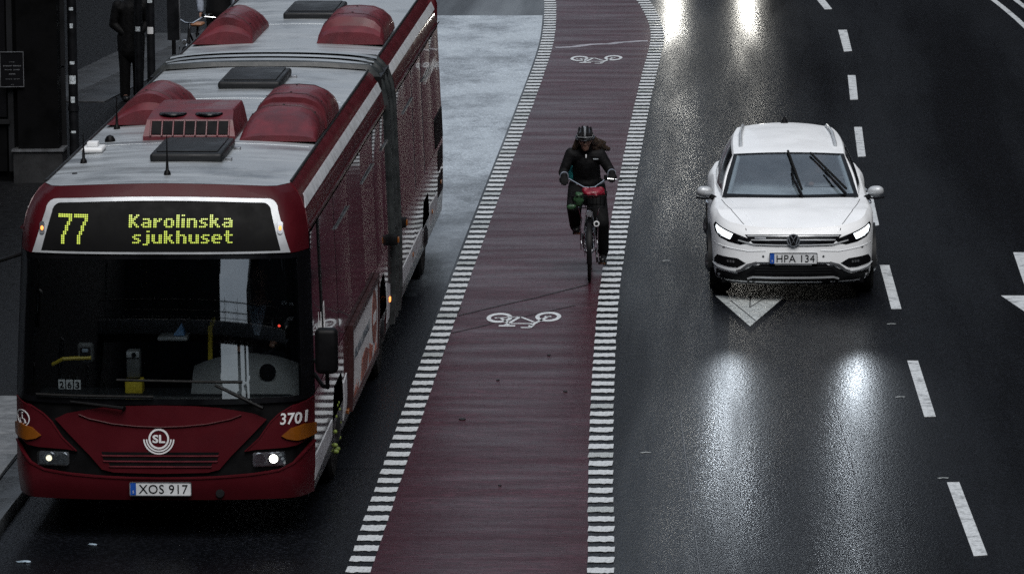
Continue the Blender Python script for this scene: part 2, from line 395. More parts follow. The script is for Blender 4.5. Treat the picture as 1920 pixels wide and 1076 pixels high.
# soft bodies: tapered limbs and ellipsoids fused into one continuous surface
def rcone(bm, p0, p1, r0, r1, seg=14):
    p0, p1 = Vector(p0), Vector(p1); d = (p1-p0); Ln = d.length or 1e-4; d /= Ln
    pts, rs = [], []
    for k in range(5): a = PI/2*k/4.0; pts.append(p0 - d*r0*math.cos(a)); rs.append(max(r0*math.sin(a), .001))
    for k in range(5): a = PI/2*k/4.0; pts.append(p1 + d*r1*math.sin(a)); rs.append(max(r1*math.cos(a), .001))
    tube(bm, pts, rs, seg)
def ell(bm, c, rad, rot=(0, 0, 0)):
    r = bmesh.ops.create_uvsphere(bm, u_segments=20, v_segments=14, radius=1)
    from mathutils import Euler
    m = Matrix.Translation(Vector(c)) @ Euler(rot).to_matrix().to_4x4() @ Matrix.Diagonal((*rad, 1))
    for v in r['verts']: v.co = m @ v.co
def fuse(name, parts, m, parent=None, voxel=.012, smooth=4, ang=180):
    bm = bmesh.new()
    for p in parts:
        if p[0] == 'c': rcone(bm, *p[1:])
        elif p[0] == 'e': ell(bm, *p[1:])
        elif p[0] == 'chain':
            for (a, ra), (b, rb) in zip(p[1], p[1][1:]): rcone(bm, a, b, ra, rb)
    bmesh.ops.recalc_face_normals(bm, faces=bm.faces[:])
    me = bpy.data.meshes.new(name); bm.to_mesh(me); bm.free()
    o = bpy.data.objects.new(name, me); COL.objects.link(o)
    md = o.modifiers.new('r', 'REMESH'); md.mode = 'VOXEL'; md.voxel_size = voxel; md.use_smooth_shade = True
    sm = o.modifiers.new('s', 'SMOOTH'); sm.factor = .5; sm.iterations = smooth
    dg = bpy.context.evaluated_depsgraph_get(); new = bpy.data.meshes.new_from_object(o.evaluated_get(dg))
    o.modifiers.clear(); o.data = new; bpy.data.meshes.remove(me)
    new.name = name; new.materials.clear(); new.materials.append(m)
    for p in new.polygons: p.use_smooth = True
    if parent: o.parent = parent
    return o
def hand_parts(wrist, d, palm_n, s=1.0, curl=1.0, side=1):
    """palm, four unequal curled fingers and a thumb leaving the side of the palm"""
    wrist, d, n = Vector(wrist), Vector(d).normalized(), Vector(palm_n).normalized()
    a = d.cross(n).normalized()*side; out = []
    pc = wrist + d*.05*s
    out.append(('c', wrist, wrist+d*.04*s, .026*s, .028*s))
    for k, (off, ln) in enumerate(((-.030, .9), (-.010, 1.05), (.010, 1.0), (.029, .78))):
        b = wrist + d*.075*s + a*off*s
        q0 = wrist + d*.03*s + a*off*.7*s
        p1 = b + (d*.75+n*.55*curl)*.034*ln*s; p2 = p1 + (d*.15+n*.95*curl)*.026*ln*s; p3 = p2 + (-d*.6*curl+n*.5)*.022*ln*s
        out.append(('chain', [(q0, .014*s), (b, .011*s), (p1, .0095*s), (p2, .009*s), (p3, .0075*s)]))
    t0 = wrist + d*.025*s - a*.022*s; t1 = t0 + (d*.4-a*.6+n*.5)*.04*s; t2 = t1 + (d*.6+n*.7+a*.2)*.03*s
    out.append(('chain', [(t0, .015*s), (t1, .012*s), (t2, .009*s)]))
    return out
def head_parts(c, f, upv=(0, 0, 1), s=1.0):
    """skull, jaw, nose, brow, lips, ears; c centre, f facing direction"""
    c, f, u = Vector(c), Vector(f).normalized(), Vector(upv).normalized(); r = f.cross(u).normalized(); u = r.cross(f)
    P = lambda a, b, d: c + r*a*s + f*b*s + u*d*s
    out = [('e', P(0, -.012, .03), (.074*s, .092*s, .085*s)), ('c', P(0, .03, -.01), P(0, .052, -.085), .062*s, .030*s),
           ('c', P(0, .01, -.03), P(0, .03, -.08), .062*s, .045*s),
           ('chain', [(P(0, .082, .015), .009*s), (P(0, .100, -.022), .013*s), (P(0, .088, -.030), .012*s)]),
           ('c', P(-.042, .070, .026), P(.042, .070, .026), .012*s, .012*s),
           ('c', P(-.018, .078, -.058), P(.018, .078, -.058), .008*s, .008*s), ('c', P(-.015, .077, -.069), P(.015, .077, -.069), .008*s, .008*s),
           ('c', P(-.036, .062, .000), P(-.046, .055, -.02), .018*s, .02*s), ('c', P(.036, .062, .000), P(.046, .055, -.02), .018*s, .02*s),
           ('c', P(-.074, -.01, .015), P(-.074, -.005, -.02), .012*s, .010*s), ('c', P(.074, -.01, .015), P(.074, -.005, -.02), .012*s, .010*s)]
    return out

# ------------------------------------------------------------------ ground, road, lanes, markings
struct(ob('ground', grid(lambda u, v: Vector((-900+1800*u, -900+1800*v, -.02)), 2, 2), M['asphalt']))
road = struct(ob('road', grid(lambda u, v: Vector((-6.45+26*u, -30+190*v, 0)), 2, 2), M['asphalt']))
LO = [(-30, -3.0), (10, -3.2), (30, -3.33), (40, -3.385), (46, -3.43), (52, -3.46), (60, -3.485), (70, -3.50), (77, -3.52), (80, -3.55), (82.5, -3.61), (85, -3.70), (87.6, -3.82), (92, -4.15), (100, -5.0), (112, -6.8)]
RI = [(-30, .5), (10, -.85), (30, -1.25), (39.7, -1.40), (43.5, -1.52), (47.5, -1.63), (52.4, -1.735), (55, -1.77), (59, -1.795), (64, -1.805), (70, -1.81), (76, -1.79), (79.5, -1.765), (81.5, -1.78), (83.3, -1.85), (85.3, -1.98), (87.6, -2.18), (92, -2.68), (100, -3.8), (112, -5.8)]
lo = lambda y: smooth_interp(LO, y)
ri = lambda y: smooth_interp(RI, y)
WL, WR = .205, .222
struct(ob('bus_lane', grid(lambda u, v: Vector((lerp(-6.44, lo(44+40.8*v)-.03, u), 44+40.8*v, .002)), 2, 60), M['asphalt_sheen']))
cyc = struct(ob('cycle_lane', grid(lambda u, v: Vector((lerp(lo(-30+140*v)+WL, ri(-30+140*v), u), -30+140*v, .004)), 4, 280), M['cycle']))
random.seed(3)
def dash_mesh(k):
    rnd = random.Random(k); bm = bmesh.new(); n = 9; a, b = [], []
    for i in range(n+1):
        x = -.5+i/n
        a.append(bm.verts.new((x+rnd.uniform(-.02, .02)*(i in (0, n)), -.5+rnd.uniform(-.05, .10), 0))); b.append(bm.verts.new((x+rnd.uniform(-.02, .02)*(i in (0, n)), .5+rnd.uniform(-.10, .05), 0)))
    for i in range(n): bm.faces.new((a[i], a[i+1], b[i+1], b[i]))
    r = bmesh.ops.extrude_face_region(bm, geom=bm.faces[:])
    for v in r['geom']:
        if isinstance(v, bmesh.types.BMVert): v.co.z = .003
    return bm
dsrc = [ob('painted_bar', dash_mesh(k), M['paint'] if k < 7 else M['paint_worn'], cyc, loc=(0, 0, -1)) for k in range(8)]
PITCHM = .4185
first = []
for side in (0, 1):
    for k in range(-18, 118):
        y = 39.65 + k*PITCHM
        x = lo(y)+WL/2 if side == 0 else ri(y)+WR/2
        slope = ((lo(y+.2)-lo(y-.2)) if side == 0 else (ri(y+.2)-ri(y-.2)))/.4
        o = dsrc[len(first)] if len(first) < 8 else inst(random.choice(dsrc), cyc)
        if len(first) < 8: first.append(o)
        o.parent = cyc; o.location = (x, y, .0065); o.scale = ((WL if side == 0 else WR)*random.uniform(.98, 1.03), .225*random.uniform(.93, 1.05), 1)
        o.rotation_euler = (0, 0, random.uniform(-.012, .012))
def flatpoly(name, polys, m, parent, z=.004, t=.003):
    bm = flat(polys); r = bmesh.ops.extrude_face_region(bm, geom=bm.faces[:])
    for v in r['geom']:
        if isinstance(v, bmesh.types.BMVert): v.co.z = t
    return ob(name, bm, m, parent, loc=(0, 0, z))
for q in ([(1.04, 87.5), (1.18, 87.5), (1.29, 85.8), (1.16, 85.7)], [(1.34, 82.3), (1.485, 82.3), (1.51, 79.05), (1.38, 78.95)],
          [(1.38, 75.6), (1.50, 75.6), (1.475, 72.45), (1.36, 72.4)], [(1.355, 69.15), (1.465, 69.15), (1.45, 65.95), (1.345, 65.9)],
          [(1.355, 62.4), (1.455, 62.4), (1.475, 59.5), (1.375, 59.4)], [(1.405, 56.28), (1.515, 56.28), (1.565, 53.13), (1.455, 53.13)],
          [(1.53, 49.82), (1.64, 49.82), (1.71, 46.68), (1.60, 46.66)], [(1.695, 43.43), (1.805, 43.45), (1.915, 40.33), (1.80, 40.29)],
          [(1.95, 37.2), (2.06, 37.2), (2.2, 34.1), (2.09, 34.1)]):
    flatpoly('lane_dash', [q], M['paint'], road)
for off in (3.20, 3.46):
    pts = [(1.2-.06*abs(y-79) if False else smooth_interp([(60, 1.46), (66, 1.42), (72, 1.43), (78, 1.42), (82, 1.36), (85, 1.2), (88, 1.0), (92, .6), (100, -.4)], y)+off, y) for y in range(60, 101, 2)]
    pts = [(x+(.13 if off > 3.3 else .0) - max(0, (y-78))*.008, y) for x, y in pts]
    o_, i_ = stroke(pts, .10)
    bm = band_bm([(o_, i_)]); r = bmesh.ops.extrude_face_region(bm, geom=bm.faces[:])
    for v in r['geom']:
        if isinstance(v, bmesh.types.BMVert): v.co.z = .003
    ob('edge_line', bm, M['paint'], road, loc=(0, 0, .004))
# straight-on arrows
def arrow(cx, tip, base, top, hw=.39, sw=.092):
    return [[(cx-hw, base), (cx, tip), (cx+hw, base)]], [[(cx-sw, base), (cx-sw, top), (cx+sw, top), (cx+sw, base)]]
h_, s_ = arrow(-.08, 51.94, 54.02, 57.3)
flatpoly('arrow_head', h_, M['paint_worn'], road); flatpoly('arrow_shaft', s_, M['paint_worn'], road)
h_, s_ = arrow(3.08, 51.94, 54.06, 57.28)
flatpoly('arrow_head', h_, M['paint'], road); flatpoly('arrow_shaft', s_, M['paint'], road)
for pts in ([(-.30, 53.7), (-.14, 52.9), (-.02, 52.3)], [(-.08, 54.0), (-.085, 53.2)], [(-.085, 53.2), (.09, 53.9)]):
    o_, i_ = stroke(pts, .012); flatpoly('paint_crack', [o_+i_[::-1]], M['crack'], road, z=.0075, t=.001)
# bicycle symbols on the cycle lane
def bike_symbol(cx, cy, wd=.80, ht=1.08):
    P = lambda a, b: (cx+a*wd, cy+b*ht)
    strips = []
    for ex in (-.325, .33):
        ey = .13 if ex < 0 else .20; n = 28
        o = [P(ex+.175*math.cos(2*PI*k/n), ey+.30*math.sin(2*PI*k/n)) for k in range(n+1)]
        i = [P(ex+.118*math.cos(2*PI*k/n), ey+.19*math.sin(2*PI*k/n)) for k in range(n+1)]
        strips.append((o, i))
    def seg(a, b, wx): strips.append(stroke([P(*a), P(*b)], wx))
    seg((-.36, .12), (-.05, .20), .034); seg((-.05, .20), (-.18, -.22), .04); seg((-.18, -.22), (-.30, .10), .034)
    seg((-.05, .20), (.155, -.13), .036); seg((-.18, -.22), (.15, -.22), .045); seg((.115, -.36), (.33, .22), .040)
    seg((-.30, -.36), (-.08, -.36), .08); seg((.0, -.46), (.13, -.46), .055); seg((.115, -.46), (.15, -.30), .05); seg((-.22, -.34), (-.17, -.2), .05)
    seg((.28, .21), (.37, .22), .06); seg((-.39, .12), (-.31, .13), .06)
    bm = band_bm(strips)
    r = bmesh.ops.extrude_face_region(bm, geom=bm.faces[:])
    for v in r['geom']:
        if isinstance(v, bmesh.types.BMVert): v.co.z = .002
    return ob('bicycle_symbol', bm, M['paint'], cyc, loc=(0, 0, .0065))
bike_symbol(-2.525, 52.33); bike_symbol(-2.57, 77.8, .82, 1.2)
def crack(pts, wd, m, parent, z=.0063):
    o_, i_ = stroke(pts, wd); return flatpoly('crack' if m is M['crack'] else 'surface_joint', [o_+i_[::-1]], m, parent, z=z, t=.001)
random.seed(5)
def wob(p, q, n=9, a=.03): return [(lerp(p[0], q[0], i/n)+random.uniform(-a, a)*.3, lerp(p[1], q[1], i/n)+random.uniform(-a, a)) for i in range(n+1)]
crack(wob((-3.24, 52.6), (-1.9, 54.8)), .03, M['crack'], cyc)
crack(wob((-3.25, 51.5), (-2.0, 53.3)), .022, M['crack'], cyc)
crack(wob((-3.30, 50.9), (-3.25, 53.2), 6, .02), .016, M['crack'], cyc)
crack(wob((-3.28, 79.6), (-1.8, 80.6), 10, .08), .18, M['joint'], cyc)
# fine scratches and scuffs along the car lane
def thin(name, pts, wd, m): o_, i_ = stroke(pts, wd); return flatpoly(name, [o_+i_[::-1]], m, road, z=.003, t=.0015)
thin('scratch', [(-.75, 46.97), (-.62, 43.5), (-.48, 39.9), (-.3, 36)], .006, M['scratch']); thin('scratch', [(.74, 47.7), (.86, 44.55), (.95, 41.8)], .006, M['scratch'])
for (x, y) in ((1.43, 52.13), (1.40, 47.73), (1.67, 43.63), (-1.06, 56.6), (-1.03, 44.8), (-.56, 63.8)): thin('scuff', [(x-.045, y), (x, y+.03), (x+.045, y+.015)], .03, M['paint_worn'])
for (x, y, a) in ((-2.83, 46.45, .035), (-1.9, 47.97, .022), (-2.15, 50.09, .02), (-2.6, 48.6, .018), (-2.3, 43.2, .015)):
    flatpoly('dark_speck', [[(x+a*math.cos(k), y+1.3*a*math.sin(k)) for k in (0, 1.1, 2.0, 3.1, 4.2, 5.3)]], M['crack'], cyc, z=.0063, t=.008)
# pavement and kerb on the bus side
KX = -6.45
pave = struct(ob('pavement', B(-40, KX-.3, -30, 140, -.05, .115), M['cobble']))
kerb = struct(ob('kerb', B(KX-.30, KX-.005, -30, 34, -.05, .118, .015), M['kerb']))
ks = ob('kerb_stone', B(-.14, .14, -.495, .495, -.05, .12, .012), M['kerb'], kerb, loc=(KX-.15, 34.5, 0))
for k in range(1, 56): inst(ks, kerb, (KX-.15+random.uniform(-.006, .006), 34.5+k, random.uniform(-.004, .004)))
sb = ob('paving_slab', B(-.345, .345, -.495, .495, -.03, .03, .006), M['slab'], pave, loc=(KX-.66, 38.5, .10))
for k in range(1, 9): inst(sb, pave, (KX-.66, 38.5+k, .10+random.uniform(-.003, .003)), (0, 0, random.uniform(-.004, .004)))
for k in range(0, 9): inst(sb, pave, (KX-1.36, 38.0+k, .10+random.uniform(-.003, .003)))
for k in range(0, 10):
    for j in range(2):
        fs = inst(sb, pave, (-10.55+j*.72+.10*k, 71.2+k*1.0+j*.5, .105+random.uniform(-.003, .003)), (0, 0, -.1)); fs.material_slots[0].link = 'OBJECT'; fs.material_slots[0].material = M['slabdark']

# ------------------------------------------------------------------ buildings
def window_things(parent, spots, fwid, fhei, facing):
    """windows as parts of their building; facing 'x' or 'y' with sign"""
    ax, sg = facing
    def fb():
        bm = bmesh.new()
        for (a0, a1, c0, c1) in ((-fwid/2, fwid/2, fhei/2-.07, fhei/2), (-fwid/2, fwid/2, -fhei/2, -fhei/2+.07), (-fwid/2, -fwid/2+.07, -fhei/2+.07, fhei/2-.07), (fwid/2-.07, fwid/2, -fhei/2+.07, fhei/2-.07), (-.035, .035, -fhei/2+.07, fhei/2-.07)):
            if ax == 'y': box(bm, a0, a1, -.06, .06, c0, c1)
            else: box(bm, -.06, .06, a0, a1, c0, c1)
        return bm
    pb = B(-fwid/2+.07, fwid/2-.07, -.02, .02, -fhei/2+.07, fhei/2-.07) if ax == 'y' else B(-.02, .02, -fwid/2+.07, fwid/2-.07, -fhei/2+.07, fhei/2-.07)
    f0 = ob('window', fb(), M['winframe'], parent, loc=spots[0]); p0 = ob('pane', pb, M['winpane'], f0)
    for s in spots[1:]:
        f = inst(f0, parent, s); inst(p0, f)
def prism(foot, z0, z1):
    bm = bmesh.new(); a = [bm.verts.new((x, y, z0)) for x, y in foot]; b = [bm.verts.new((x, y, z1)) for x, y in foot]
    n = len(foot)
    for i in range(n): bm.faces.new((a[i], a[(i+1) % n], b[(i+1) % n], b[i]))
    bm.faces.new(a[::-1]); bm.faces.new(b); return bm
def big_building(name, label, x0, x1, y0, y1, h, face, m, nx=4, nz=4):
    t = thing(name, label, 'building', ((x0+x1)/2, (y0+y1)/2, 0)); cx, cy = (x0+x1)/2, (y0+y1)/2
    ob('wall', B(x0-cx, x1-cx, y0-cy, y1-cy, -.1, h), m, t)
    ob('roof', B(x0-cx-.3, x1-cx+.3, y0-cy-.3, y1-cy+.3, h, h+.5), M['facade'], t)
    sp = []
    for i in range(nx):
        for j in range(nz):
            z = 3 + (h-4.5)*j/max(1, nz-1)
            if face[0] == 'y': sp.append((lerp(x0, x1, (i+.5)/nx)-cx, (y0 if face[1] < 0 else y1)-cy+face[1]*.07, z))
            else: sp.append(((x0 if face[1] < 0 else x1)-cx+face[1]*.07, lerp(y0, y1, (i+.5)/nx)-cy, z))
    window_things(t, sp, 1.3, 1.9, face)
    return t
big_building('far_blocking_building', 'unseen dark building added far ahead on the right to block low sky', -2.6, 45, 150, 165, 60, ('y', -1), M['brickdark'], 8, 5)  # unseen; added and sized so the wet road mirrors a dark wall
big_building('office_building', 'long dark street front along the right hand pavement', 16, 26, 20, 140, 24, ('x', -1), M['brickdark'], 10, 4)
big_building('corner_building', 'dark plaster house on the left side of the street behind the pub', -34, -15, 84, 140, 22, ('x', 1), M['brickdark'], 6, 4)
bh = big_building('brick_house', 'dark house left of the street behind the footbridge', -160, -2.5, -46, -30, 32, ('y', 1), M['brickdark'], 8, 5)
sh_ = big_building('stone_house', 'dark house right of the street behind the footbridge', 14.5, 120, -40, -26, 32, ('y', 1), M['brickdark'], 8, 5)
big_building('street_house', 'unseen dark house added beside the left pavement nearest the footbridge to block side sky', -34, -17, -24, 52, 26, ('x', 1), M['brickdark'], 6, 4)  # street wall carried on, added to keep bright sky off the windscreen corner
for (x0, x1, z0, z1) in ((-2.5, -1.7, 17.5, 20), (-2.5, -.4, 20, 23), (-2.5, 1.6, 23, 32)): ob('cornice', B(x0-bh.location.x, x1-bh.location.x, -7.5, 7.5, z0, z1), M['brickdark'], bh)  # unseen steps added to shape the sky edge mirrored in the bus windscreen
ob('stepped_wing', prism([(a-sh_.location.x, b) for a, b in ((10.2, -6), (14.5, -6), (14.5, 6), (10.2, 6))], -.1, 15), M['brickdark'], sh_)
bm = bmesh.new(); q = [[bm.verts.new((x-sh_.location.x, y, z)) for x, z in ((10.2, 15), (14.5, 15), (14.5, 21))] for y in (-6, 6)]
bm.faces.new(q[0]); bm.faces.new(q[1][::-1])
for k in range(3): bm.faces.new((q[0][k], q[0][(k+1) % 3], q[1][(k+1) % 3], q[1][k]))
ob('wing_roof', bm, M['facade'], sh_)
# footbridge the picture is taken from
br = thing('footbridge', 'concrete footbridge over the street with black iron railing', 'bridge', (0, -2, 0))
ob('deck', B(-34, 34, -2.2, 2.2, 6.15, 6.95, .05), M['concrete'], br)
for sx, hw in ((-22, .6), (23.5, .6), (.9, .28), (2.6, .14)): ob('pier', B(sx-hw, sx+hw, -.8, .8, -.1, 6.15, .05), M['concrete'], br)
for sy in (-2.1, 2.1):
    rl = ob('handrail', T([(-34, sy, 8.0), (34, sy, 8.0)], .035), M['iron'], br)
    ob('lower_rail', T([(-34, sy, 7.1), (34, sy, 7.1)], .02), M['iron'], br)
    bm = bmesh.new()
    for k in range(-112, 113): box(bm, k*.3-.009, k*.3+.009, sy-.009, sy+.009, 6.95, 7.98)
    o = ob('baluster', bm, M['iron'], br); o['kind'] = 'stuff'
    for k in range(-11, 12): ob('railing_post', T([(k*3+.6, sy, 6.95), (k*3+.6, sy, 8.25)], [.04, .035], 8), M['iron'], br)
# dark pub front by the pavement on the left
pub = thing('pub_building', 'black painted pub front with pilaster and framed notice behind the bus', 'building', (-9.0, 62.7, 0))
pv = [(0, 0), (-1.3, 6.6), (-9, 9), (-9, -.55)]
ob('wall', prism([(a, b) for a, b in pv], -.05, 9.0), M['facade'], pub)
fy = lambda x: .061*x            # front wall line
ob('pilaster', prism([(.02, -.16), (.02, .12), (-.50, .10), (-.50, -.19)], .55, 8.5), M['facade'], pub)
ob('plinth', prism([(.07, -.22), (.07, .16), (-.56, .12), (-.56, -.25)], .08, .52), M['plinth'], pub)
ob('plinth_ledge', prism([(.09, -.245), (.09, .17), (-.58, .13), (-.58, -.275)], .52, .55), M['steel'], pub)
for k in range(4):
    x0 = -.66 - k*1.1
    ob('wood_panel', prism([(x0, fy(x0)-.08), (x0, fy(x0)), (x0-.98, fy(x0-.98)), (x0-.98, fy(x0-.98)-.08)], .25, .85), M['facade'], pub)
    ob('window_board', prism([(x0, fy(x0)-.05), (x0, fy(x0)), (x0-.98, fy(x0-.98)), (x0-.98, fy(x0-.98)-.05)], .95, 2.7), M['gloss_black'], pub)
    ob('ledge', prism([(x0+.05, fy(x0)-.14), (x0+.05, fy(x0)), (x0-1.03, fy(x0-1.03)), (x0-1.03, fy(x0-1.03)-.14)], .87, .92), M['facade2'], pub)
    ob('wood_strip', prism([(x0+.10, fy(x0)-.11), (x0+.10, fy(x0)), (x0+.03, fy(x0)), (x0+.03, fy(x0)-.11)], .25, 2.7), M['facade2'], pub)
ob('cornice', prism([(-.52, -.22), (-.52, .02), (-8.9, -.5), (-8.9, -.75)], 2.75, 2.95), M['facade2'], pub)
# side return with peeling boards
for k, (z0, z1) in enumerate(((.12, 1.55), (1.58, 4.5))):
    ob('side_board', prism([(.085-.02, .2), (.03, .5), (-.03, .5), (-.02, .2)], z0, z1), M['facade2'], pub)
# framed notice on the front
nf = thing('framed_notice', 'black notice with pale thin frame hanging on the dark pub wall', 'notice', (-9.56, 62.50, 0), R(3.5))
ob('board', B(-.145, .145, -.02, .01, 1.36, 1.80), M['gloss_black'], nf)
ob('frame', ring_panel([(-.153, 1.352), (.153, 1.352), (.153, 1.808), (-.153, 1.808)], [(-.145, 1.36), (.145, 1.36), (.145, 1.80), (-.145, 1.80)], lambda a, b: (Vector((a, 0, b)), Vector((0, -1, 0))), .035, .04, .2), M['steel'], nf)
rnd = random.Random(4); bm = bmesh.new()
for z, hw, hh in ((1.675, .035, .008), (1.625, .11, .018), (1.575, .09, .016), (1.52, .04, .016), (1.455, .085, .007), (1.385, .012, .006)):
    x = -hw
    while x < hw:
        l = rnd.uniform(.008, .02)
        if abs(x) > .012 or hw < .05:
            r = bmesh.ops.create_grid(bm, x_segments=1, y_segments=1, size=.5)
            for v in r['verts']: v.co = Vector((x+l/2+v.co.x*l, z+v.co.y*hh*rnd.uniform(.5, 1), 0))
        x += l+.004
o = ob('notice_writing', map_slab(bm, lambda a, b: (Vector((a, 0, b)), Vector((0, -1, 0))), .0225, .002), M['adtext'] if False else M['steel'], nf); o['kind'] = 'stuff'
# drainpipe and its stickers
dp = thing('drainpipe', 'dark drainpipe with pale stickers at the corner of the pub', 'drainpipe', (-8.86, 63.1, .1))
ob('pipe', T([(0, 0, 0), (0, 0, 6)], .062, 12), M['pipe'], dp)
for z in (.9, 2.6): ob('pipe_clamp', L([(-.03, .072), (.03, .072)], (0, 0, z), 'z', 14), M['pipe'], dp)
cyl = lambda r, cx=0, cy=0: (lambda a, b: (Vector((cx+r*math.sin(a/r), cy-r*math.cos(a/r), b)), Vector((math.sin(a/r), -math.cos(a/r), 0))))
for z, wd, hh in ((1.98, .04, .06), (1.28, .085, .11), (1.02, .05, .08), (1.50, .06, .04), (.60, .06, .03), (2.2, .05, .04)):
    ob('sticker', panel(rrect(-wd/2, wd/2, z-hh/2, z+hh/2, .006, 2), cyl(.062), .003, .002, .02), M['sticker'], dp)
# sign poles on the pavement
for (px_, py_, nm, lb, stk) in ((-8.77, 70.6, 'sign_pole', 'dark pole covered in stickers beside a parked bicycle', ((1.99, .09, .12, 'stickerdark'), (1.83, .08, .1, 'sticker'), (1.58, .07, .12, 'sticker'), (1.12, .09, .10, 'printwhite'), (2.15, .1, .1, 'sticker'))), (-9.0, 71.0, 'signal_post', 'slim black post just behind the standing person in black', ((1.10, .07, .07, 'sticker'), (1.9, .05, .1, 'sticker')))):
    t = thing(nm, lb, 'pole', (px_, py_, .115))
    ob('post', T([(0, 0, 0), (0, 0, 4.2)], .06, 12), M['pipe'], t); ob('foot', L([(0, .10), (.08, .10), (.1, .07)], (0, 0, 0), 'z', 14), M['pipe'], t)
    for z, wd, hh, mm in stk: ob('sticker', panel(rrect(-wd/2, wd/2, z-hh/2, z+hh/2, .006, 2), cyl(.06), .003, .002, .02), M[mm], t)
t = thing('notice_board', 'narrow upright board with pale edge behind the sticker pole', 'board', (-8.52, 71.3, .115))
ob('panel', B(-.09, .09, -.015, .015, .9, 2.15), M['pipe'], t); ob('edge', B(.085, .10, -.02, .02, .88, 2.17), M['steel'], t); ob('post', T([(0, 0, 0), (0, 0, .9)], .03), M['iron'], t)
# wet litter in the gutter
for k, (x, y, a, lb) in enumerate(((-6.10, 39.9, .05, 'crumpled pale wrapper lying in the gutter nearest the kerb'), (-5.62, 40.6, .035, 'small pale scrap lying on the road in front of the bus'))):
    rn = random.Random(k); bm = bmesh.new(); bmesh.ops.create_icosphere(bm, subdivisions=2, radius=1)
    for v in bm.verts: v.co = Vector((v.co.x*a*1.2, v.co.y*a*.7, max(0, v.co.z)*a*.3))*rn.uniform(.6, 1.2)
    tag(ob('litter', bm, M['litter'], loc=(x, y, .004)), lb, 'litter')

# ------------------------------------------------------------------ articulated bus
bus = thing('articulated_bus', 'long red articulated city bus with grey roof and lit number 77 sign', 'bus', (-5.0425, 40.726, 0))
SX = [(.33, 1.255), (.6, 1.275), (1.2, 1.275), (2.58, 1.225), (2.72, 1.20), (2.83, 1.16), (2.92, 1.10), (2.957, 1.05), (3.1, .9)]
sx = lambda z: interp(SX, z)
def rake(z):
    if z < .55: return .05*((.55-z)/.2)**1.5
    if z < 1.17: return .03*(z-.55)/.62
    if z < 2.43: d = z-1.17; return (.03+.105*d+.027*d*d)
    d = z-2.43; return .205+.12*d+.62*d*d
def bfy(x, z):
    u = abs(x)/sx(z); y = .17*u**3 + rake(z)
    if u > .86: y += .25*((u-.86)/.14)**2.3
    return y
def bf(x, z):
    e = .004
    fx = (bfy(x+e, z)-bfy(x-e, z))/(2*e); fz = (bfy(x, z+e)-bfy(x, z-e))/(2*e)
    return Vector((x, bfy(x, z), z)), Vector((fx, -1, fz)).normalized()
def side(sg, tilt=None):
    def f(y, z):
        x = sx(z); n = Vector((sg, 0, -(sx(z+.01)-sx(z-.01))/.02)).normalized()
        if tilt:
            yc, hw, a, b = tilt; q = (y-yc)/hw; x += a*q + b*(1-q*q)
        return Vector((sg*x, y, z)), n
    return f
mir = lambda poly: [(-a, b) for a, b in poly][::-1]
bp = lambda name, poly, m, off=0, th=.014, step=.08, fn=bf, parent=bus, ang=35: ob(name, panel(poly, fn, off, th, step), m, parent, ang)
edge = lambda z: sx(z)*.999
# dark carrier behind all front panels
bp('front_frame', [(-edge(.4), .40), (edge(.4), .40), (edge(.8), .8), (edge(1.2), 1.20), (-edge(1.2), 1.20), (-edge(.8), .8)], M['black'], -.03, .02)
# bumper
bt = [(0, .545), (.25, .548), (.5, .557), (.8, .578), (1.0, .605), (1.12, .66), (1.20, .735), (edge(.8), .80)]
poly = [(-a, b) for a, b in bt[:0:-1]] + bt + [(edge(.6), .6), (edge(.36), .36)] + [(x/10, .36) for x in range(11, -12, -2)] + [(-edge(.36), .36), (-edge(.6), .6)]
bp('bumper', poly, M['red'], .006, .03, .06)
bp('bumper_lip', [(-a, b+.014) for a, b in bt[:0:-1]] + [(a, b+.014) for a, b in bt] + [(a, b-.004) for a, b in bt[::-1]] + [(-a, b-.004) for a, b in bt[1:]], M['red'], .014, .03, .06)
ob('tow_cap', L([(-.012, .035), (0, .04), (.008, .03)], (.50, bfy(.5, .42)-.004, .42), 'y', 18), M['darkgrey'], bus)
# centre panel, hatch, grille
cen = [(0, 1.165), (.35, 1.155), (.62, 1.13), (.80, 1.095), (.90, 1.045), (.76, .90), (.60, .74), (.50, .625), (.40, .60), (0, .59)]
bp('centre_panel', cen + [(-a, b) for a, b in cen[-2:0:-1]], M['red'], .0, .02, .06)
hat = [(0, 1.172), (.3, 1.165), (.5, 1.15), (.66, 1.118), (.69, 1.09), (.6, 1.055), (.4, 1.015), (.2, .995), (0, .988)]
bp('front_hatch', hat + [(-a, b) for a, b in hat[-2:0:-1]], M['red'], .009, .02, .06)
for k, (z, hw) in enumerate(((.752, .50), (.705, .49), (.660, .44))):
    bp('grille_slot', [(-hw, z+.022), (hw, z+.022), (hw-.012, z-.010), (-hw+.012, z-.010)], M['black'], .003, .01)
    bp('grille_slat', [(-hw, z-.003), (hw, z-.003), (hw-.01, z-.013), (-hw+.01, z-.013)], M['red_matt'], .012, .02)
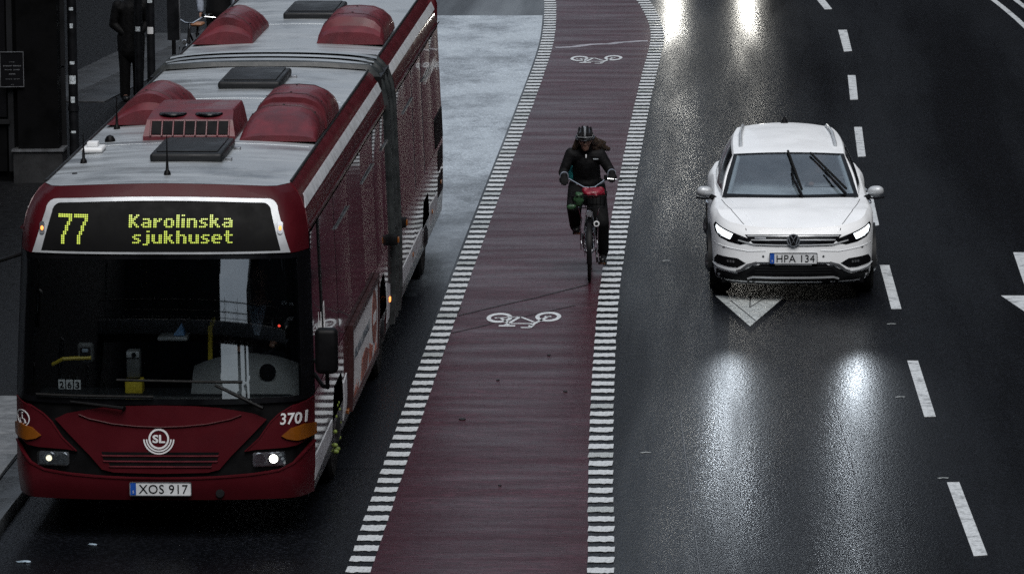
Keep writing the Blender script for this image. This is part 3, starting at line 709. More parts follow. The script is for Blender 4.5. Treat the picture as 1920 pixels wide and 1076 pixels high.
# side pieces with the V shaped recess for the lamps
sp_ = [(edge(1.185), 1.185), (1.10, 1.145), (1.0, 1.085), (.93, 1.02), (.84, .89), (.715, .775), (.80, .79), (1.05, .80), (1.15, .815), (edge(.86), .865), (edge(1.0), 1.0)]
for p in (sp_, mir(sp_)): bp('corner_panel', p, M['red'], .004, .03, .05)
lip = lambda pts, r=.007, o=.004: ob('panel_lip', T([bf(*p)[0]+bf(*p)[1]*o for p in pts], r, 6), M['red'], bus)
for sg in (1, -1):
    lip([(sg*a, b) for a, b in ((edge(1.185)*.995, 1.183), (1.10, 1.145), (1.0, 1.085), (.93, 1.02), (.885, .955), (.84, .89), (.775, .83), (.715, .777))])
lip([(a, b) for a, b in ((-.69, 1.09), (-.6, 1.055), (-.4, 1.015), (-.2, .995), (0, .988), (.2, .995), (.4, 1.015), (.6, 1.055), (.69, 1.09))], .006, .010)
lip([(-a, b+.006) for a, b in bt[:0:-1]] + [(a, b+.006) for a, b in bt], .010, .008)
# indicator lamps and headlights
ind = [(1.02, .90), (1.10, .965), (1.20, .985), (edge(.9), .96), (edge(.9), .865), (1.14, .855), (1.06, .875)]
for p in (ind, mir(ind)): bp('indicator_lamp', p, M['amber'], .022, .03, .04)
for sgn, lit, dim in ((-1, -.955, -.84), (1, .955, .84)):
    q = rrect(.785, 1.045, .655, .765, .015)
    hl = bp('headlight', q if sgn > 0 else mir(q), M['steel'], -.008, .02, .04)
    for xx, mm in ((lit, M['chrome']), (dim, M['chrome'])):
        c = bf(xx, .71)[0]
        ob('reflector', L([(-.014, .050), (.0, .044), (.012, .022), (.016, .003)], (c.x, c.y+.002, .71), 'y', 20), mm, hl)
    c = bf(lit, .71)[0]
    ob('bulb', L([(-.020, .004), (-.018, .022 if sgn < 0 else .034), (-.008, .028 if sgn < 0 else .040)], (c.x, c.y, .71), 'y', 18), M['lampdim' if sgn < 0 else 'lampglow'], hl)
    q2 = rrect(.78, 1.05, .65, .77, .018)
    ob('lens', panel(q2 if sgn > 0 else mir(q2), bf, .026, .004, .05), M['carglass'], hl)
# emblem, fleet number, access sign, number plate
em = [arcband(-.01, .888, .072, .088, 0, 2*PI, 36)] + [arcband(-.01, .888, a, b, R(182), R(358), 30) for a, b in ((.098, .110), (.120, .132))]
ob('emblem', map_slab(band_bm(em), bf, .006, .005), M['printwhite'], bus)
ob('emblem_letters', map_slab(text_bm('SL', -.01, .888, .070, .108, bold=.03), bf, .006, .005), M['printwhite'], bus)
ob('fleet_number', map_slab(text_bm('3701', 1.118, 1.045, .098, .215, bold=.012, shear=.08), bf, .010, .005), M['printwhite'], bus)
acc = [arcband(-1.19, 1.03, .062, .070, 0, 2*PI, 28), arcband(-1.195, 1.005, .024, .031, R(150), R(370), 14)]
acc += [stroke([(-1.195, 1.06), (-1.195, 1.025), (-1.172, 1.022), (-1.158, .992)], .008), arcband(-1.195, 1.072, 0.0, .008, 0, 2*PI, 10)]
ob('access_sign', map_slab(band_bm(acc), bf, .008, .004), M['printwhite'], bus)
def number_plate(parent, txt, cx, cz, yy, wd, hh, fn=None):
    f = lambda a, b: (Vector((a, yy, b)), Vector((0, -1, 0)))
    p = ob('number_plate', panel(rrect(cx-wd/2, cx+wd/2, cz-hh/2, cz+hh/2, .012), f, .0, .012, .3), M['plate'], parent)
    ob('blue_band', panel(rrect(cx-wd/2+.004, cx-wd/2+.052, cz-hh/2+.004, cz+hh/2-.004, .006), f, .003, .003, .3), M['plateblue'], p)
    ob('country_letter', map_slab(text_bm('S', cx-wd/2+.028, cz-hh*.22, .022), f, .005, .002), M['plate'], p)
    lt = ob('plate_lettering', map_slab(text_bm(txt, cx+.024, cz, hh*.68, wd*.80, spacing=1.05), f, .004, .003), M['ink'], p); lt['kind'] = 'stuff'
    rim = ring_panel(rrect(cx-wd/2-.004, cx+wd/2+.004, cz-hh/2-.004, cz+hh/2+.004, .014), rrect(cx-wd/2+.002, cx+wd/2-.002, cz-hh/2+.002, cz+hh/2-.002, .012), f, .004, .01, .4)
    ob('rim', rim, M['ink'] if txt.startswith('H') else M['steel'], p)
    return p
number_plate(bus, 'XOS 917', 0.0, .462, -.012, .52, .112)
# windscreen with its black surround, sign box and red header
ws_o = [(-edge(1.19), 1.19), (-.6, 1.178), (0, 1.175), (.6, 1.178), (edge(1.19), 1.19), (edge(1.8), 1.8), (edge(2.425), 2.425), (.6, 2.428), (0, 2.43), (-.6, 2.428), (-edge(2.425), 2.425), (-edge(1.8), 1.8)]
ws_i = [(-1.19, 1.235), (-.6, 1.225), (0, 1.222), (.6, 1.225), (1.19, 1.235), (1.175, 1.8), (1.15, 2.385), (.6, 2.392), (0, 2.394), (-.6, 2.392), (-1.15, 2.385), (-1.175, 1.8)]
ob('windscreen_surround', ring_panel(ws_o, ws_i, bf, .0, .03, .06), M['gloss_black'], bus)
ob('windscreen', panel(ws_i, bf, -.006, .004, .05), M['windscreen'], bus, 60)
ztop = lambda x: 2.957 + .045*(1-(x/1.05)**2) if abs(x) <= 1.05 else 2.957
hd = [(x, 2.43) for x in (-edge(2.43), -1.1, -.8, -.4, 0, .4, .8, 1.1, edge(2.43))] + [(edge(2.6), 2.6), (edge(2.75), 2.75), (edge(2.87), 2.87)] + [(x, ztop(x)-.002) for x in (1.05, .9, .7, .5, .25, 0, -.25, -.5, -.7, -.9, -1.05)] + [(-edge(2.87), 2.87), (-edge(2.75), 2.75), (-edge(2.6), 2.6)]
bp('header', hd, M['red'], .0, .02, .05)
def arch_poly(hwb, hwt, zb, zs, zc, r):
    """flat bottom, rounded upper corners, top slightly bowed"""
    pts = [(-hwb, zb), (-hwb*.5, zb), (0, zb), (hwb*.5, zb), (hwb, zb)]
    for k in range(6): a = R(90*k/5); pts.append((hwt-r+r*math.cos(a), zs-r+r*math.sin(a)))
    for q in (.6, .3, 0, -.3, -.6): pts.append((hwt*q*.9, zc-(zc-zs)*(q*q)*1.0))
    for k in range(6): a = R(90+90*k/5); pts.append((-hwt+r+r*math.cos(a), zs-r+r*math.sin(a)))
    return pts
so, si = arch_poly(1.09, .985, 2.435, 2.868, 2.893, .09), arch_poly(1.015, .93, 2.452, 2.838, 2.862, .075)
ob('sign_frame', ring_panel(so, si, bf, .014, .02, .06), M['silver'], bus)
sign = bp('destination_sign', si, M['signblack'], .008, .02, .06)
for sg in (-1, 1):
    q = rrect(.985, 1.028, 2.585, 2.685, .02)
    cl = ob('clearance_light', panel(q if sg > 0 else mir(q), bf, .024, .012, .03), M['steel'], bus)
    q = ellipse(1.006, 2.632, .012, .018, 12)
    ob('lit_lens', panel(q if sg > 0 else mir(q), bf, .028, .005, .03), M['amber_on'], cl)
FONT = {'K': ['##..##', '##.##.', '####..', '###...', '####..', '##.##.', '##..##'], 'a': ['......', '......', '.####.', '....##', '.#####', '##..##', '.#####'],
 'r': ['.....', '.....', '##.##', '####.', '##...', '##...', '##...'], 'o': ['......', '......', '.####.', '##..##', '##..##', '##..##', '.####.'],
 'l': ['##', '##', '##', '##', '##', '##', '##'], 'i': ['##', '..', '##', '##', '##', '##', '##'], 'n': ['......', '......', '#####.', '##..##', '##..##', '##..##', '##..##'],
 's': ['.....', '.....', '.####', '##...', '.###.', '...##', '####.'], 'k': ['##....', '##....', '##.##.', '####..', '####..', '##.##.', '##..##'],
 'j': ['..##', '....', '..##', '..##', '..##', '..##', '..##', '###.'], 'u': ['......', '......', '##..##', '##..##', '##..##', '##..##', '.#####'],
 'h': ['##....', '##....', '#####.', '##..##', '##..##', '##..##', '##..##'], 'e': ['......', '......', '.####.', '##..##', '######', '##....', '.####.'], 't': ['.##..', '.##..', '#####', '.##..', '.##..', '.##..', '..###']}
SEV = ['########', '########', '......##', '......##', '.....##.', '.....##.', '....##..', '....##..', '....##..', '...##...', '...##...', '..##....', '..##....', '..##....', '..##....', '..##....']
def led_word(rows_at, z_top, px, pz, name, dot=.0062):
    bm = bmesh.new()
    for x0, rows in rows_at:
        for j, row in enumerate(rows):
            for i, ch in enumerate(row):
                if ch == '#':
                    cx, cz = x0+i*px, z_top-j*pz
                    bm.faces.new([bm.verts.new((cx+dot*a, cz+dot*b, 0)) for a, b in ((1, .45), (.45, 1), (-.45, 1), (-1, .45), (-1, -.45), (-.45, -1), (.45, -1), (1, -.45))])
    o = ob(name, map_slab(bm, bf, .012, .003), M['led'], sign); o['kind'] = 'stuff'
def word(txt, x0, px):
    out = []; x = x0
    for ch in txt: out.append((x, FONT[ch])); x += (len(FONT[ch][0])+1)*px
    return out
led_word([(-.865, SEV), (-.728, SEV)], 2.748, .0152, .0152, 'led_number', .0056)
led_word(word('Karolinska', -.258, .0149), 2.748, .0149, .0150, 'led_first_line', .0054)
led_word(word('sjukhuset', -.225, .0149), 2.620, .0149, .0150, 'led_second_line', .0054)
# wipers
def wiper(parent, base, elbow, a, b, name='wiper'):
    f = lambda p, o=.05: bf(*p)[0] + bf(*p)[1]*o
    t = ob(name, T([f(base, .02), f(base, .06), f(elbow, .055)], [.02, .016, .011]), M['black'], parent)
    n = 8; ob('blade', T([f((lerp(a[0], b[0], k/n), lerp(a[1], b[1], k/n)), .03) for k in range(n+1)], .012, 6), M['rubber'], t)
wiper(bus, (.86, 1.15), (.47, 1.345), (-.36, 1.385), (.70, 1.365))
wiper(bus, (-.30, 1.155), (-.75, 1.20), (-1.05, 1.25), (-.05, 1.245))
# sides: skirt, waist, glass band, cant rail, per section
def arch_side(y0, y1, zb, zt, arches, left_edge=None):
    pts = []
    pts += left_edge if left_edge else [(y0, zt), (y0, zb)]
    for (yc, r, zc) in arches:
        a0 = math.asin((zb-zc)/r)
        for k in range(17):
            a = PI - a0 - (PI-2*a0)*k/16; pts.append((yc+r*math.cos(a), zc+r*math.sin(a)))
    pts += [(y1, zb), (y1, zt)]
    return pts
AX = (2.76, 8.06, 14.62)
zz = [1.2, 1.1, 1.0, .9, .8, .7, .6, .5, .42, .36]
le = [(bfy(edge(z), z), z) for z in zz]
Y1, Y2, Y3 = 9.32, 10.36, 17.72
for sg in (1, -1):
    f = side(sg)
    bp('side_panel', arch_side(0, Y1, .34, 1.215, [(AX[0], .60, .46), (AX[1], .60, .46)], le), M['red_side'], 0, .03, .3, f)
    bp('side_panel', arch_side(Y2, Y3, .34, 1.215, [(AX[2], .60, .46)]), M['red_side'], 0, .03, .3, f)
    for (ya, yb) in ((None, Y1), (Y2, Y3)):
        y0f = (lambda z: bfy(edge(z), z)) if ya is None else (lambda z: ya)
        zs = [2.57, 2.65, 2.72, 2.78, 2.83, 2.88, 2.92, 2.957]
        bm = grid(lambda u, v: (lambda z: Vector((sg*sx(z), lerp(y0f(z), yb, u), z)))(zs[int(round(v*7))]), 24, 7)
        ob('cant_rail', thicken(bm, .02), M['red_cant'], bus, 50)
        q = [(2.70, 2.70), (2.80, 2.80)]
        ys = (1.0 if ya is None else ya+.02)
        bp('silver_stripe', [(ys-.25 if ya is None else ys, 2.755), (yb-.02, 2.755), (yb-.02, 2.845), (ys, 2.845)], M['palegrey'], .006, .01, .4, f)
        ob('gutter_rail', T([(sg*(sx(2.6)+.012), ys-.35 if ya is None else ys, 2.60), (sg*(sx(2.6)+.012), yb, 2.60)], .014, 6), M['red_side'], bus)
        ob('roof_rail', T([(sg*1.055, ys-.1, 2.965), (sg*1.055, yb, 2.965)], .012, 6), M['darkgrey'], bus)
    # glass: cab window, dark pillar, panes
    cabe = [(bfy(edge(z), z)+.02, z) for z in (2.55, 2.3, 2.0, 1.7, 1.4, 1.225)]
    bp('glass_backing', [(.75, 1.2), (Y1, 1.2), (Y1, 2.585), (.95, 2.585)], M['gloss_black'], -.02, .02, .5, f)
    bp('glass_backing', [(Y2, 1.2), (Y3, 1.2), (Y3, 2.585), (Y2, 2.585)], M['gloss_black'], -.02, .02, .5, f)
    bp('cab_window', cabe + [(1.02, 1.225), (1.02, 2.55)], M['sideglass'], .004, .01, .2, side(sg, (.8, .5, .002, .004)))
    bp('cab_pillar', [(1.34, 1.22), (1.47, 1.22), (1.47, 2.57), (1.34, 2.57)], M['black'], .012, .02, .2, f)
    bp('cab_window', [(1.05, 1.225), (1.32, 1.225), (1.32, 2.55), (1.05, 2.55)], M['sideglass'], .004, .01, .2, f)
    rp = random.Random(11+sg)
    cuts_a = [1.49, 2.95, 4.45, 5.95, 7.45, 8.45, Y1-.03]; cuts_b = [Y2+.03, 11.5, 13.0, 14.5, 16.0, Y3-.45]
    for cs in (cuts_a, cuts_b):
        for k in range(len(cs)-1):
            a, b = cs[k]+.012, cs[k+1]-.012
            pn = bp('window_pane', [(a, 1.225), (b, 1.225), (b, 2.555), (a, 2.555)], M['sideglass'], .004, .01, .12,
                    side(sg, ((a+b)/2, (b-a)/2, rp.uniform(-.0025, .0025), rp.choice((.0016, .0024, .0012, -.0010)))), ang=60)
            if k % 2 == 1: ob('vent_rail', T([(sg*(sx(2.25)+.014), a+.02, 2.25), (sg*(sx(2.25)+.014), b-.02, 2.25)], .010, 6), M['steel'], pn)
    bp('rear_quarter_glass', [(Y3-.43, 1.225), (Y3-.06, 1.225), (Y3-.16, 2.555), (Y3-.43, 2.555)], M['sideglass'], .004, .01, .2, f)
    # pale lower stripe and its breaks at the wheels
    for q in ([(.46, .45), (2.12, .50), (2.12, .67), (.46, .67)], [(3.42, .42), (3.72, .50), (3.66, .82), (3.36, .78)], [(7.30, .50), (7.46, .62), (7.42, .86), (7.22, .80)], [(8.68, .45), (9.05, .45), (9.05, .80), (8.62, .88)],
              [(10.45, .48), (13.9, .50), (13.9, .68), (10.45, .68)], [(15.28, .50), (16.6, .52), (16.6, .70), (15.24, .74)]):
        bp('pale_stripe', q, M['palegrey'], .006, .008, .3, f)
    for yy, z in ((3.9, .42), (7.28, .62), (8.92, .66), (12.4, .60), (15.6, .62), (17.2, .75)):
        mk = bp('marker_lamp', rrect(yy-.05, yy+.05, z-.022, z+.022, .01), M['amber'] if yy != 8.92 else M['amber_on'], .018, .015, .1, f)
    for yy in (9.22, 10.46):
        t_ = ob('door_lamp_housing', B(-.04, .04, -.07, .07, -.05, .05, .01), M['black'], bus, loc=(sg*1.31, yy, 1.23))
        ob('lamp_lens', B(-.012, .012, -.03, .03, -.03, .03, .006), M['amber'], t_, loc=(sg*.045, .01, 0))
    # engine vents at the tail
    for z in (.62, .92):
        bp('engine_vent', rrect(16.75, 17.6, z, z+.24, .03), M['black'], .005, .01, .3, f)
    bp('engine_vent', rrect(16.3, 17.6, 1.25, 1.6, .03), M['black'], .012, .01, .3, f)
f = side(1)
# hand drawn looking white mark on the glass by the mirror, and further back
def scribble(y0, z0, s):
    st = [stroke([(y0+s*a, z0+s*b) for a, b in pts], .022*s+.006) for pts in
          ([(0, 0), (.1, .28), (.22, .32), (.2, .1), (.3, .05)], [(.3, .05), (.45, .5), (.5, .2), (.42, .1), (.6, .1)], [(.62, .12), (.75, .1)], [(.95, .1), (.98, .55), (1.15, .6), (1.2, .25), (1.02, .1)])]
    ob('window_script', map_slab(band_bm(st), f, .016, .003), M['printwhite'], bus)
scribble(1.02, 1.55, .45); 
bm = bmesh.new()
for k in range(7): box(bm, 14.4+k*.26, 14.4+k*.26+.18, -.0, .0015, 2.20+.0*k, 2.23)
bm.free()
st = [stroke([(15.0+.22*k, 2.16), (15.03+.22*k, 2.27), (15.1+.22*k, 2.2), (15.16+.22*k, 2.2)], .03) for k in range(9)]
ob('window_script', map_slab(band_bm(st), f, .016, .003), M['printwhite'], bus)
# poster panel on the flank
ad = bp('advert_panel', [(3.98, .455), (7.10, .455), (7.10, 1.165), (3.98, 1.165)], M['printwhite'], .030, .03, .6, f)
ob('advert_frame', ring_panel([(3.93, .41), (7.15, .41), (7.15, 1.21), (3.93, 1.21)], [(4.0, .475), (7.08, .475), (7.08, 1.145), (4.0, 1.145)], f, .046, .05, .6), M['adframe'], ad)
rn = random.Random(9)
st = []
y = 4.25
while y < 5.95:
    l = rn.uniform(.05, .13); zt = .84+rn.uniform(0, .09)
    st.append(stroke([(y, .84), (y+.01, zt), (y+l*.5, .86), (y+l*.9, .93)], .03)); y += l+.035
ob('advert_text', map_slab(band_bm(st), f, .034, .002), M['adtext'], ad)
ob('advert_picture', panel([(5.0, .5), (5.75, .5), (5.9, .66), (5.55, .74), (5.1, .70)], f, .034, .003, .4), M['adpic'], ad)
ob('advert_picture', panel(ellipse(6.62, .86, .30, .26, 18), f, .034, .003, .4), M['adpic'], ad)
for k in range(9):
    y = 4.1+.11*k+ (1.9 if k > 5 else 0); ob('advert_picture', panel([(y, .49), (y+.05, .49), (y+.05, .53+.03*(k % 4)), (y, .52+.02*(k % 3))], f, .034, .003, .4), M['adpic'], ad)
for k in range(5): y = 5.98+.09*k; ob('advert_picture', panel([(y, .5), (y+.035, .5), (y+.035, .70-.02*k), (y, .70-.02*k)], f, .034, .003, .4), M['adpic'], ad)
bp('advert_stripe', [(6.45, .80), (6.8, .80), (6.8, .90), (6.45, .90)], M['printwhite'], .037, .002, .4, f, ad)
# metal roof in two sections
def roofskin(y0f, y1):
    return grid(lambda u, v: (lambda x: Vector((x, lerp(y0f(x), y1, v), ztop(x))))(-1.05+2.1*u), 24, 30)
ob('roof', roofskin(lambda x: bfy(x, ztop(x)-.002)+.004, Y1), M['roofmetal'], bus, 60)
ob('roof', roofskin(lambda x: Y2, Y3-.15), M['roofmetal'], bus, 60)
for yy in (3.2, 6.6, 13.6):
    ob('roof_seam', T([(x/10, yy, ztop(x/10)-.001) for x in range(-10, 11)], .003, 6), M['roofmetal'], bus)
# tail end and floor, dark inside
bm = bmesh.new(); box(bm, -1.22, 1.22, Y3-.08, Y3+.10, .4, 2.9, .08); ob('rear_wall', bm, M['red'], bus)
ob('floor', B(-1.2, 1.2, .55, Y1, .28, .40), M['black'], bus); ob('floor', B(-1.2, 1.2, Y2, Y3-.1, .28, .40), M['black'], bus)
ob('ceiling', B(-1.02, 1.02, .75, Y1, 2.80, 2.86), M['darkgrey'], bus)
ob('bulkhead', B(-1.2, 1.2, 6.0, 6.1, .42, 2.6), M['black'], bus)
# bellows: pleats standing as separate folds
def fold(y, wd, off, name='bellows_fold'):
    prof = [(z, x) for z, x in SX if z <= 2.93] + [(2.99, 1.02), (3.02, .5), (3.025, 0)]
    pts = [(x+off, z+off*(.7 if z > 2.7 else 0)) for z, x in prof]; pts = pts + [(-a, b) for a, b in pts[-2::-1]]
    bm = bmesh.new(); rows = []
    for yy, o in ((y-wd/2, -.05), (y-wd*.3, -.006), (y, 0), (y+wd*.3, -.006), (y+wd/2, -.05)):
        rows.append([bm.verts.new((a*(1+o/1.27), yy, b+o*(1 if b > 2.6 else 0))) for a, b in pts])
    for i in range(4):
        for k in range(len(pts)-1): bm.faces.new((rows[i][k], rows[i][k+1], rows[i+1][k+1], rows[i+1][k]))
    return bm
nf_ = 11
for k in range(nf_):
    y = lerp(Y1+.03, Y2-.03, (k+.5)/nf_); big = k in (0, 5, 10)
    ob('bellows_frame' if big else 'bellows_fold', fold(y, (Y2-Y1)/nf_*1.06, .045 if big else .02), M['steel'] if False else M['bellows'], bus, 50)
ob('bellows_core', B(-1.19, 1.19, Y1-.02, Y2+.02, .4, 2.9), M['black'], bus)
for yy in (Y1+.16, Y1+.52, Y1+.90): ob('bellows_roof_band', grid(lambda u, v: Vector((-1.08+2.16*u, yy-.075+.15*v, ztop((-1.05+2.1*u)*.95)+.062+.012*math.sin(v*PI)-.03*abs(2*u-1)**6)), 24, 6), M['roofmetal'], bus, 60)
# wheels
def wheel(parent, x, y, z, r, wd, sg, tyre_m, rim_m, nuts=None, r_rim=.29, rot=0):
    hub = bpy.data.objects.new('wheel', None); COL.objects.link(hub); hub.parent = parent; hub.location = (x, y, z); hub.rotation_euler = (0, 0, rot)
    pr = [(-wd/2, r_rim), (-wd/2, r*.9), (-wd/2+.03, r*.985), (-wd*.2, r), (wd*.2, r), (wd/2-.03, r*.985), (wd/2, r*.9), (wd/2, r_rim)]
    ob('tyre', L(pr, (0, 0, 0), 'x', 40), tyre_m, hub)
    rim = ob('rim', L([(sg*(wd/2-.10), r_rim+.004), (sg*(wd/2-.005), r_rim+.004), (sg*(wd/2-.012), r_rim-.03), (sg*(wd/2-.06), r_rim*.72), (sg*(wd/2+.02), r_rim*.5), (sg*(wd/2+.05), r_rim*.3), (sg*(wd/2+.055), .02)], (0, 0, 0), 'x', 32), rim_m, hub)
    if nuts:
        n0 = None
        for k in range(10):
            a = 2*PI*k/10; p = (sg*(wd/2-.005), r_rim*.74*math.cos(a), r_rim*.74*math.sin(a))
            if n0 is None: n0 = ob('nut_cap', L([(-.03, .022), (sg*.0, .024), (sg*.035, .021), (sg*.048, .010)], (0, 0, 0), 'x', 10), nuts, hub, loc=p)
            else: inst(n0, hub, p)
    return hub
for yy in AX:
    for sg in (1, -1):
        wheel(bus, sg*1.10, yy, .48, .48, .28, sg, M['rubber'], M['darkgrey'], M['lime'] if yy == AX[0] else None, .30)
        bm = grid(lambda u, v: Vector((sg*(.75+.50*v), yy+.585*math.cos(PI*u), .46+.585*math.sin(PI*u))), 20, 2); ob('wheel_arch', bm, M['black'], bus)
# mirrors
mr = ob('mirror_arm', T([(1.27, .52, 1.36), (1.38, .10, 1.33), (1.44, -.14, 1.36), (1.44, -.18, 1.52)], .018, 8), M['black'], bus)
tube_b = T([(1.27, .52, 1.48), (1.38, .10, 1.46), (1.44, -.12, 1.50)], .015, 8); ob('mirror_brace', tube_b, M['black'], bus)
mh = ob('mirror', B(1.345, 1.535, -.26, -.12, 1.49, 1.875, .045, 4), M['black'], bus); ob('mirror_glass', B(1.365, 1.515, -.122, -.114, 1.53, 1.84, .003), M['cardark'], mh)
ob('mirror_arm', T([(-1.2, .32, 2.42), (-1.36, .0, 2.40), (-1.44, -.12, 2.2)], .02, 8), M['black'], bus)
mh = ob('mirror', B(-1.53, -1.35, -.20, -.08, 1.85, 2.2, .04, 4), M['black'], bus); ob('mirror_glass', B(-1.51, -1.37, -.082, -.074, 1.9, 2.15, .003), M['cardark'], mh)
# roof gear
def arch_pod(name, x0, x1, y0, y1, prof, h, m, fr=.30, rr=.45, z0=2.985, nose=.55):
    """arched cover: profile across x, ends rounded down"""
    n = len(prof); bm = bmesh.new(); rows = []
    st = [(0, 0.0), (.0, nose*.55), (.05, nose*.8), (fr*.5, nose+(1-nose)*.7), (fr, 1), (.6, 1), (1-rr*.5, .96), (1-.06, .8), (1, .62), (1, 0)]
    for t, k in st:
        rows.append([bm.verts.new((lerp(x0, x1, u if k > 0 else u), lerp(y0, y1, t), z0 + h*hh*k)) for u, hh in prof])
    for i in range(len(st)-1):
        for k in range(n-1):
            try: bm.faces.new((rows[i][k], rows[i][k+1], rows[i+1][k+1], rows[i+1][k]))
            except ValueError: pass
    bmesh.ops.remove_doubles(bm, verts=bm.verts[:], dist=1e-4)
    pod = ob(name, bm, m, bus, 28)
    for t in (fr+.04, .72):
        ob('pod_seam', T([(lerp(x0, x1, u), lerp(y0, y1, t), z0+h*hh*(1 if t < .7 else .97)+.002) for u, hh in prof[1:-1]], .004, 5), M['red_dirt'], pod)
    for u, t in ((.1, fr+.1), (.9, fr+.1), (.1, .6), (.9, .6), (.5, fr+.1), (.5, .62)):
        hh = interp(prof, u); ob('pod_bolt', L([(0, .012), (.006, .010)], (lerp(x0, x1, u), lerp(y0, y1, t), z0+h*hh), 'z', 8), M['black'], pod)
    return pod
PL = [(0, 0), (.05, .10), (.14, .34), (.26, .64), (.38, .86), (.48, .97), (.56, 1.0), (.66, .97), (.80, .83), (.92, .58), (.985, .30), (1, 0)]
PR = [(1-u, h) for u, h in PL][::-1]
PR2 = [(0, 0), (.02, .3), (.08, .62), (.18, .88), (.30, 1), (.5, 1.02), (.72, .98), (.86, .84), (.95, .6), (.99, .3), (1, 0)]
arch_pod('roof_pod', -1.02, -.33, 4.62, 6.10, PL, .30, M['red_matt'], .10, .4, nose=.86)
arch_pod('roof_pod', .34, 1.05, 3.40, 4.45, PR2, .25, M['red_matt'], .55, .1, nose=.40)
arch_pod('roof_pod', .36, 1.06, 4.35, 5.75, PR2, .30, M['red_matt'], .10, .5, nose=.8)
arch_pod('roof_pod', -1.02, -.36, 11.62, 13.4, PL, .30, M['red_matt'], .10, .4, nose=.84)
arch_pod('roof_pod', .32, 1.04, 11.60, 13.3, PL if False else PR2, .30, M['red_matt'], .14, .4, nose=.80)
# ventilation unit with barred mouth
x0, x1, y0, y1 = -.53, .31, 3.42, 4.55
bm = bmesh.new()
base = [(x0, y0), (x1, y0), (x1, y1), (x0, y1)]; top = [(x0+.06, y0+.34), (x1-.05, y0+.34), (x1-.05, y1-.02), (x0+.06, y1-.02)]
va = [bm.verts.new((a, b, 2.98)) for a, b in base]; vb = [bm.verts.new((a, b, 3.03)) for a, b in base]; vm = [bm.verts.new((a, b, 3.17)) for a, b in ((x0+.03, y0+.10), (x1-.03, y0+.10), (x1-.03, y1), (x0+.03, y1))]; vt = [bm.verts.new((a, b, 3.235)) for a, b in top]
for a, b in ((va, vb), (vb, vm), (vm, vt)):
    for k in range(4): bm.faces.new((a[k], a[(k+1) % 4], b[(k+1) % 4], b[k]))
bm.faces.new(vt)
bmesh.ops.bevel(bm, geom=[e for e in bm.edges if e.verts[0] in vt and e.verts[1] in vt], offset=.02, segments=2, profile=.5, affect='EDGES')
vu = ob('ventilation_unit', bm, M['red_matt'], bus, 25)
for k in range(7):
    a = lerp(x0+.07, x1-.06, k/7)+.008; b = lerp(x0+.07, x1-.06, (k+1)/7)-.008
    bm = bmesh.new(); q = [bm.verts.new(p) for p in ((a, y0+.012, 3.045), (b, y0+.012, 3.045), (b, y0+.092, 3.155), (a, y0+.092, 3.155))]; bm.faces.new(q)
    r = bmesh.ops.extrude_face_region(bm, geom=bm.faces[:])
    for v in r['geom']:
        if isinstance(v, bmesh.types.BMVert): v.co += Vector((0, -.010, .006))
    ob('intake_slot', bm, M['ink'], vu)
for k in range(8):
    xx = lerp(x0+.07, x1-.06, k/7)
    ob('intake_bar', T([(xx, y0-.008, 3.035), (xx, y0+.09, 3.165)], .009, 6), M['red_matt'], vu)
for xx in (-.28, .05): ob('fan_opening', L([(0, .13), (.012, .12), (.014, .02)], (xx, y0+.26, 3.205), 'z', 20), M['gloss_black'], vu)
# roof hatches
def hatch(x0, x1, y0, y1):
    h = ob('roof_hatch', B(x0, x1, y0, y1, 2.99, 3.075, .03, 3), M['darkgrey'], bus)
    ob('hatch_lid', B(x0+.05, x1-.05, y0+.08, y1-.08, 3.076, 3.088, .008), M['darkgrey'], h)
    ob('hatch_hinge', B(x1+.01, x1+.07, y0+.12, y0+.19, 2.985, 3.02, .006), M['steel'], h); ob('hatch_hinge', B(x1+.01, x1+.07, y1-.25, y1-.18, 2.985, 3.02, .006), M['steel'], h)
hatch(-.28, .36, 1.88, 2.98); hatch(-.28, .34, 7.38, 8.62); hatch(-.28, .34, 14.15, 15.45)
def aerial(x, y, h):
    t = ob('aerial', L([(0, .032), (.03, .026), (.045, .014), (.12, .010), (h*.5, .007), (h, .004)], (x, y, ztop(x)), 'z', 10), M['black'], bus)
aerial(-.88, 2.02, .26); aerial(-.02, 1.01, .34); aerial(-.90, 4.45, .30)
ob('satellite_receiver', B(-.99, -.80, 2.66, 2.95, 2.97, 3.02, .02, 3), M['white'], bus); ob('satellite_receiver', B(-.95, -.85, 2.74, 2.86, 3.02, 3.065, .012, 2), M['white'], bus)
ob('roof_knob', L([(0, .05), (.02, .048), (.05, .03), (.06, .004)], (-.84, 3.5, ztop(.84)), 'z', 14), M['black'], bus)
ob('roof_drain', L([(0, .025), (.008, .022)], (-.86, 1.3, ztop(.86)), 'z', 12), M['black'], bus)
# cab: dash, wheel, seat, ticket machine, rails, number cards
ob('dashboard', B(-1.12, 1.12, .36, .78, .7, 1.20, .06, 3), M['darkgrey'], bus)
dc = ob('driver_console', grid(lambda u, v: Vector((.22+.95*u, .42+.33*v, 1.18+.32*math.sin(PI*.5*v)*(1-.35*(2*u-1)**2))), 20, 10), M['grey'], bus)
ob('console_cheek', grid(lambda u, v: Vector((.22+.95*u, .745-.02*v, 1.5-.3*v-.11*(2*u-1)**2)), 12, 4), M['grey'], bus)
ob('round_vent', L([(-.03, .065), (0, .072), (.012, .05)], (.87, .52, 1.375), 'y', 24), M['ink'], dc)
t_ = ob('steering_wheel', torus(bmesh.new(), (0, 0, 0), .22, .015, 'z', 36), M['ink'], bus, loc=(.72, .92, 1.58)); t_.rotation_euler = (R(28), 0, 0)
ob('spoke', B(-.2, .2, -.018, .018, -.015, .01), M['ink'], t_); ob('hub', L([(-.03, .06), (.02, .055)], (0, 0, 0), 'z', 16), M['ink'], t_)
